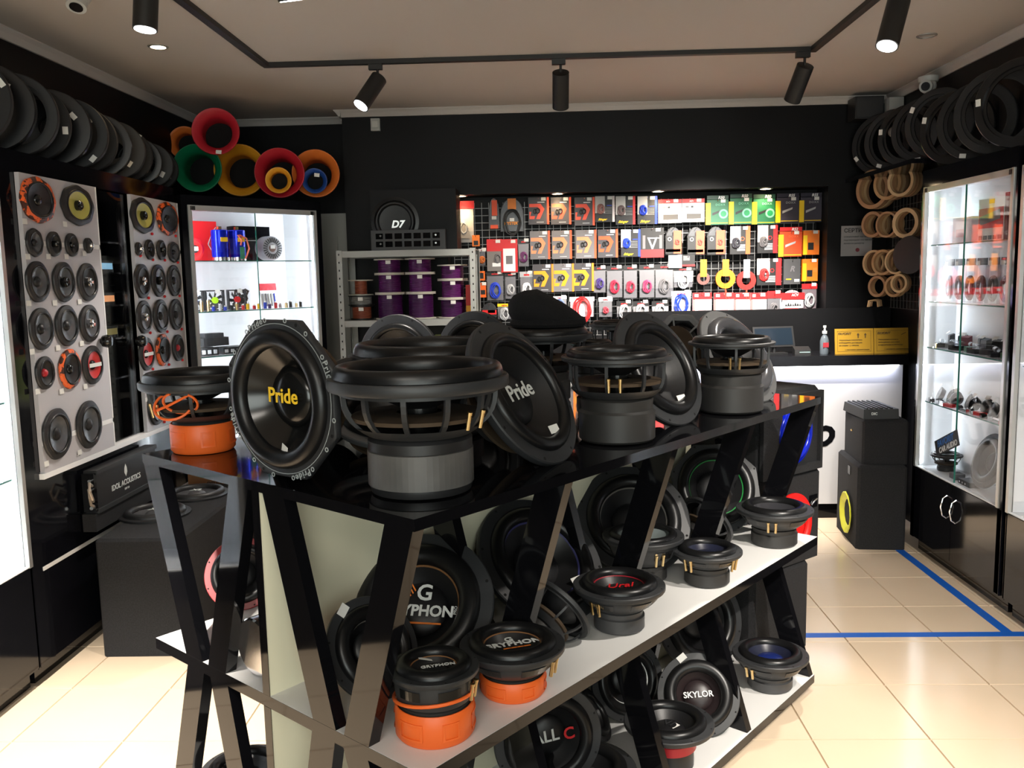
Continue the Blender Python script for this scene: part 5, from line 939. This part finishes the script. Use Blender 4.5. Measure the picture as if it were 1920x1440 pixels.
for k, (x, hubm, lb) in enumerate(((.07, BLU, 'blue'), (.20, flat(170, 220, 30), 'lime green'), (.345, RD, 'red'))):
    q = inC('cooling_fan', 'black cooling fan with '+lb+' hub on the second glass shelf', 'fan', x, .16, z2); s = .06; c = MB()
    for i in range(4):
        c.T = Matrix.Translation((0, 0, s)) @ Matrix.Rotation(pi/2*i, 4, 'Y'); c.hexa([(-s, -.012, -s), (s, -.012, -s), (s, .012, -s), (-s, .012, -s)], [(-s*.8, -.012, -s*.88), (s*.8, -.012, -s*.88), (s*.8, .012, -s*.88), (-s*.8, .012, -s*.88)]); c.T = None
    c.ob('fan_frame', PLAS, q); c = MB(); c.cyl((0, -.013, s), (0, .008, s), .019, 20); c.ob('hub', hubm, q)
    for i in range(7): c = MB(); c.T = Matrix.Translation((0, 0, s)) @ Matrix.Rotation(2*pi*i/7, 4, 'Y'); c.hexa([(-.008, -.008, .018), (.008, .004, .018), (.008, .005, .018), (-.008, -.007, .018)], [(-.002, -.010, .050), (.022, .006, .050), (.022, .007, .050), (-.002, -.009, .050)]); c.ob('blade', PLA2, q)
    ptag(q, .1, .12, -.014, .65, .93)
q = inC('cable_bundle', 'tangled black and brown cable bundle behind the red hubbed fan', 'cable', .42, .24, z2); c = MB()
for k in range(5): c.tube([(.05*sin(k*1.7+i*.9), .02*cos(k+i), .02+.10*abs(sin(i*.55+k*.4))) for i in range(8)], .005)
c.ob('bundle', mat('brown_cable', (.05, .025, .015), .5), q)
q = inC('tool_packet', 'clear packet of tools with red header on the second glass shelf', 'packet', .60, .2, z2); q.rotation_euler.x = -.18; c = MB(); c.bx(-.06, .06, 0, .008, .11, .155); c.ob('header_card', flat(200, 20, 40), q); c = MB(); c.bx(-.06, .06, 0, .006, 0, .11); c.ob('backing_card', WH, q)
for k in range(5): c = MB(); c.cyl((-.045+.02*k, -.004, .01), (-.045+.02*k, -.004, .09), .004, 8); c.ob('tool', [LGY, GRY, ALU, LGY, BLU][k], q)
cols = [GOLD, GOLD, GOLD, BLU, LGY, BLU, BK, GOLD, RD, YL, RD, YL, BLU, PUR, RD, LGY, GOLD, BK, GOLD, BK]; nm_ = ['gold', 'brass', 'golden', 'blue', 'silver', 'navy', 'black', 'gilt', 'red', 'yellow', 'scarlet', 'amber', 'royal blue', 'purple', 'crimson', 'grey', 'gold-topped', 'small black', 'shiny gold', 'tiny black']
for k in range(20):
    x = .035+k*.037; q = inC('connector', nm_[k]+' connector in the front row of the second glass shelf, '+('left part' if k < 7 else 'middle part' if k < 14 else 'right part'), 'connector', x, .065+.01*(k % 2), z2, 'small connectors in the corner showcase'); c = MB(); r = .010; hh = .022+.02*((k*7) % 5)/5+(.025 if k < 3 else 0)
    c.cyl((0, 0, 0), (0, 0, hh), r, 12); c.ob('barrel', cols[k], q); c = MB(); c.cyl((0, 0, hh), (0, 0, hh+.008), r*.6, 10); c.ob('tip', CHROM, q)
z3 = 1.171
for k, (x, w_, h_, lb) in enumerate(((.02, .15, .045, 'silver and black amplifier at left of the third glass shelf'), (.20, .16, .04, 'clear topped distribution block on the third glass shelf'), (.38, .15, .05, 'black amplifier in middle of the third glass shelf'), (.56, .2, .05, 'wide dark amplifier at right of the third glass shelf'))):
    q = inC('amplifier', lb, 'amplifier', x, .09, z3); c = MB(); c.bx(0, w_, 0, .12, 0, h_); c.ob('case', [PLAS, PLA2, PLAS, GLOSS][k], q)
    for j in range(4): c = MB(); c.bx(.01+j*w_*.24, .01+j*w_*.24+.02, -.003, 0, .01, h_-.012); c.ob('terminal', LGY, q)
q = inC('amplifier', 'black amplifier standing on the silver and black one', 'amplifier', .10, .13, z3+.0505); c = MB(); c.bx(0, .16, 0, .1, 0, .05); c.ob('case', PLAS, q); c = MB(); c.bx(.02, .14, .02, .08, .05, .075); c.ob('heatsink', PLA2, q)

# ------------------------------------------------------------------ goods inside the right showcase
MR = Matrix.Translation((2.1, 4.905, 0)) @ Matrix.Rotation(-HP, 4, 'Z')
def inR(name, label, cat, x, y, z, group=None, rz=0): return thing(name, label, cat, MR @ Vector((x, y, z)), -HP+rz, group)
zt = 1.721
q = inR('radio_carton', 'white and red car radio carton on the top shelf of the right showcase', 'box', .47, .06, zt); c = MB(); c.bx(0, .24, 0, .07, 0, .20); c.ob('carton_body', WH, q); c = MB(); c.bx(.005, .235, -.001, 0, .06, .155); c.ob('printed_panel', RD, q); c = MB(); c.hexa([(.02, -.002, .075), (.21, -.002, .10), (.21, -.001, .10), (.02, -.001, .075)], [(.01, -.002, .115), (.205, -.002, .145), (.205, -.001, .145), (.01, -.001, .115)]); c.ob('radio_print', GRY, q)
for k in range(5): c = MB(); c.bx(.01+.045*k, .045+.045*k, -.001, 0, .005, .025); c.ob('picture_print', flat(60, 80, 90), q)
c = MB(); c.bx(.10, .15, -.0012, 0, .175, .195); c.ob('price_tag', YL, q, 'yellow price tag')
q = inR('radio_carton', 'dark red carton edge beside the white and red radio carton', 'box', .713, .06, zt); c = MB(); c.bx(0, .03, 0, .08, 0, .215); c.ob('carton_body', flat(110, 15, 15), q)
q = inR('radio_carton', 'white and violet carton at right end of the top shelf', 'box', .75, .07, zt); c = MB(); c.bx(0, .13, 0, .07, 0, .22); c.ob('carton_body', WH, q); c = MB(); c.bx(.02, .09, -.001, 0, .13, .18); c.ob('printed_panel', flat(90, 90, 120), q); c = MB(); c.hexa([(.03, -.001, .0), (.12, -.001, 0), (.12, 0, 0), (.03, 0, 0)], [(.11, -.001, .11), (.12, -.001, .11), (.12, 0, .11), (.11, 0, .11)]); c.ob('printed_panel', PUR, q)
q = inR('radio_carton', 'pale pinkish carton at left of the top shelf in the right showcase', 'box', .16, .08, zt); c = MB(); c.bx(0, .2, 0, .07, 0, .13); c.ob('carton_body', flat(225, 210, 215), q); c = MB(); c.bx(.04, .14, -.001, 0, .03, .07); c.ob('printed_panel', flat(225, 170, 175), q)
zb_ = 1.4155
for k in range(7):
    x = .10+.115*k; cm = [LGY, GRY, DRD, flat(110, 40, 35), BK, DRD, BK][k]; q = inR('cable_packet', ['pale', 'grey', 'wine red', 'rust red', 'black', 'dark red', 'charcoal'][k]+' cable packet, '+['first', 'second', 'third', 'fourth', 'fifth', 'sixth', 'last'][k]+' from left, right showcase second shelf', 'packet', x, .10, zb_, 'cable packets in the right showcase')
    coil(q, .1, .2, cm, 0, .075, .040, .007, 0, 3); c = MB(); c.bx(-.05, .05, -.014, .012, .002, .19); c.ob('clear_bag', CLEAR, q); c = MB(); c.bx(-.05, .05, -.0, .003, .19, .225); c.ob('header_card', BK if k % 2 else GRY, q); ptag(q, .1, .2, -.016, .5, 1.0)
fn_ = ['first', 'second', 'third', 'fourth', 'fifth', 'sixth', 'seventh', 'eighth', 'ninth']
for sh, (zz, nmx, N) in enumerate(((1.1655, 'third shelf', 8), (.8655, 'fourth shelf', 9))):
    for k in range(N):
        x = .07+.095*k; q = inR('tweeter' if sh else 'fuse_holder', ['black fuse holder, ', 'tilted white-tagged tweeter, '][sh]+fn_[k]+' from left, right showcase '+nmx, 'tweeter' if sh else 'fuse holder', x, .09+.02*(k % 2), zz, 'small goods on the '+nmx, rz=.3*(k % 3-1))
        if sh:
            c = MB(); c.lathe([(0, -.02), (.028, -.02), (.038, 0), (.040, .006), (.030, .010), (.012, .004), (0, .012)], 24); o = c.ob('tweeter_body', [PLA2, GLOSS, DARKM][k % 3], q); o.matrix_local = TR(0, 0, .042, HP*.75); g = link('price_tag', TAGME, q, 'white price tag'); g.matrix_local = TR(.0, .0, .088, .9); c = MB(); c.cyl((-.02, .01, 0), (-.02, .01, .03), .006, 8); c.ob('screw_post', CHROM, q)
            c = MB(); c.bx(-.035, .03, -.055, -.03, 0, .018); c.ob('crossover', [GLOSS, CHROM, REDP][k % 3], q)
        else:
            c = MB(); c.bx(-.04, .04, -.03, .03, 0, .025); c.ob('holder_body', [GLOSS, PLAS, GLOSS, flat(20, 90, 60)][k % 4], q); c = MB(); c.cyl((-.03, 0, .036), (.03, 0, .036), .012, 14); c.ob('fuse_tube', CLEAR, q); c = MB(); c.hexa([(-.03, .03, 0), (.03, .03, 0), (.03, .06, 0), (-.03, .06, 0)], [(-.028, .032, .065), (.028, .032, .065), (.028, .058, .075), (-.028, .058, .075)]); c.ob('distribution_block', [PLAS, GLOSS, DRD, PLAS][k % 4], q); g = link('price_tag', TAGME, q, 'white price tag'); g.matrix_local = TR(0, .028, .082, .7)
            if k == 0: c = MB(); c.bx(-.01, .03, -.033, -.030, .0, .02); c.ob('price_tag', YL, q, 'yellow price tag')
subwoofer('open-backed shallow woofer at left of the bottom shelf in the right showcase', .083, .045, .09, MR @ Vector((.14, .105, .4945)), solid=False, cat='woofer', name='woofer')
subwoofer('large woofer leaning back in the right half of the bottom of the right showcase', .14, .06, .06, MR @ Vector((.60, .15, .4945+.135)), M=frame_from(Vector((-.95, 0, .3))), cat='woofer', name='woofer', solid=True)
q = inR('crossover', 'small grey crossover box at the bottom front of the right showcase', 'crossover', .30, .05, .4945); c = MB(); c.bx(0, .07, 0, .05, 0, .03); c.ob('case', GRY, q); c = MB(); c.bx(.02, .05, .01, .04, .03, .034); c.ob('plate', CHROM, q)
q = inR('crossover', 'flat black crossover box before the leaning woofer in the right showcase', 'crossover', .42, .04, .4945); c = MB(); c.bx(0, .12, 0, .06, 0, .025); c.ob('case', PLAS, q)
for k in range(3): c = MB(); c.cyl((.02+.03*k, -.003, .012), (.02+.03*k, 0, .012), .005, 10); c.ob('terminal', CHROM, q)
q = inR('sticker', 'slanted black and blue car audio sticker on the right showcase glass', 'sticker', .29, .0025, .675); q.matrix_world = MR @ TR(.36, .0028, .690, HP) @ Matrix.Rotation(.42, 4, 'Z') @ Matrix.Scale(1.3, 4); c = MB(); c.bx(-.105, .105, -.032, .032, 0, .0006); c.ob('film', flat(15, 22, 30), q)
text('FAVORIT', .036, flat(20, 90, 160), q, TR(-.01, .012, .001), bold=.02, shear=.2); text('CAR AUDIO', .030, flat(190, 195, 200), q, TR(.005, -.016, .001), bold=.02, shear=.2)
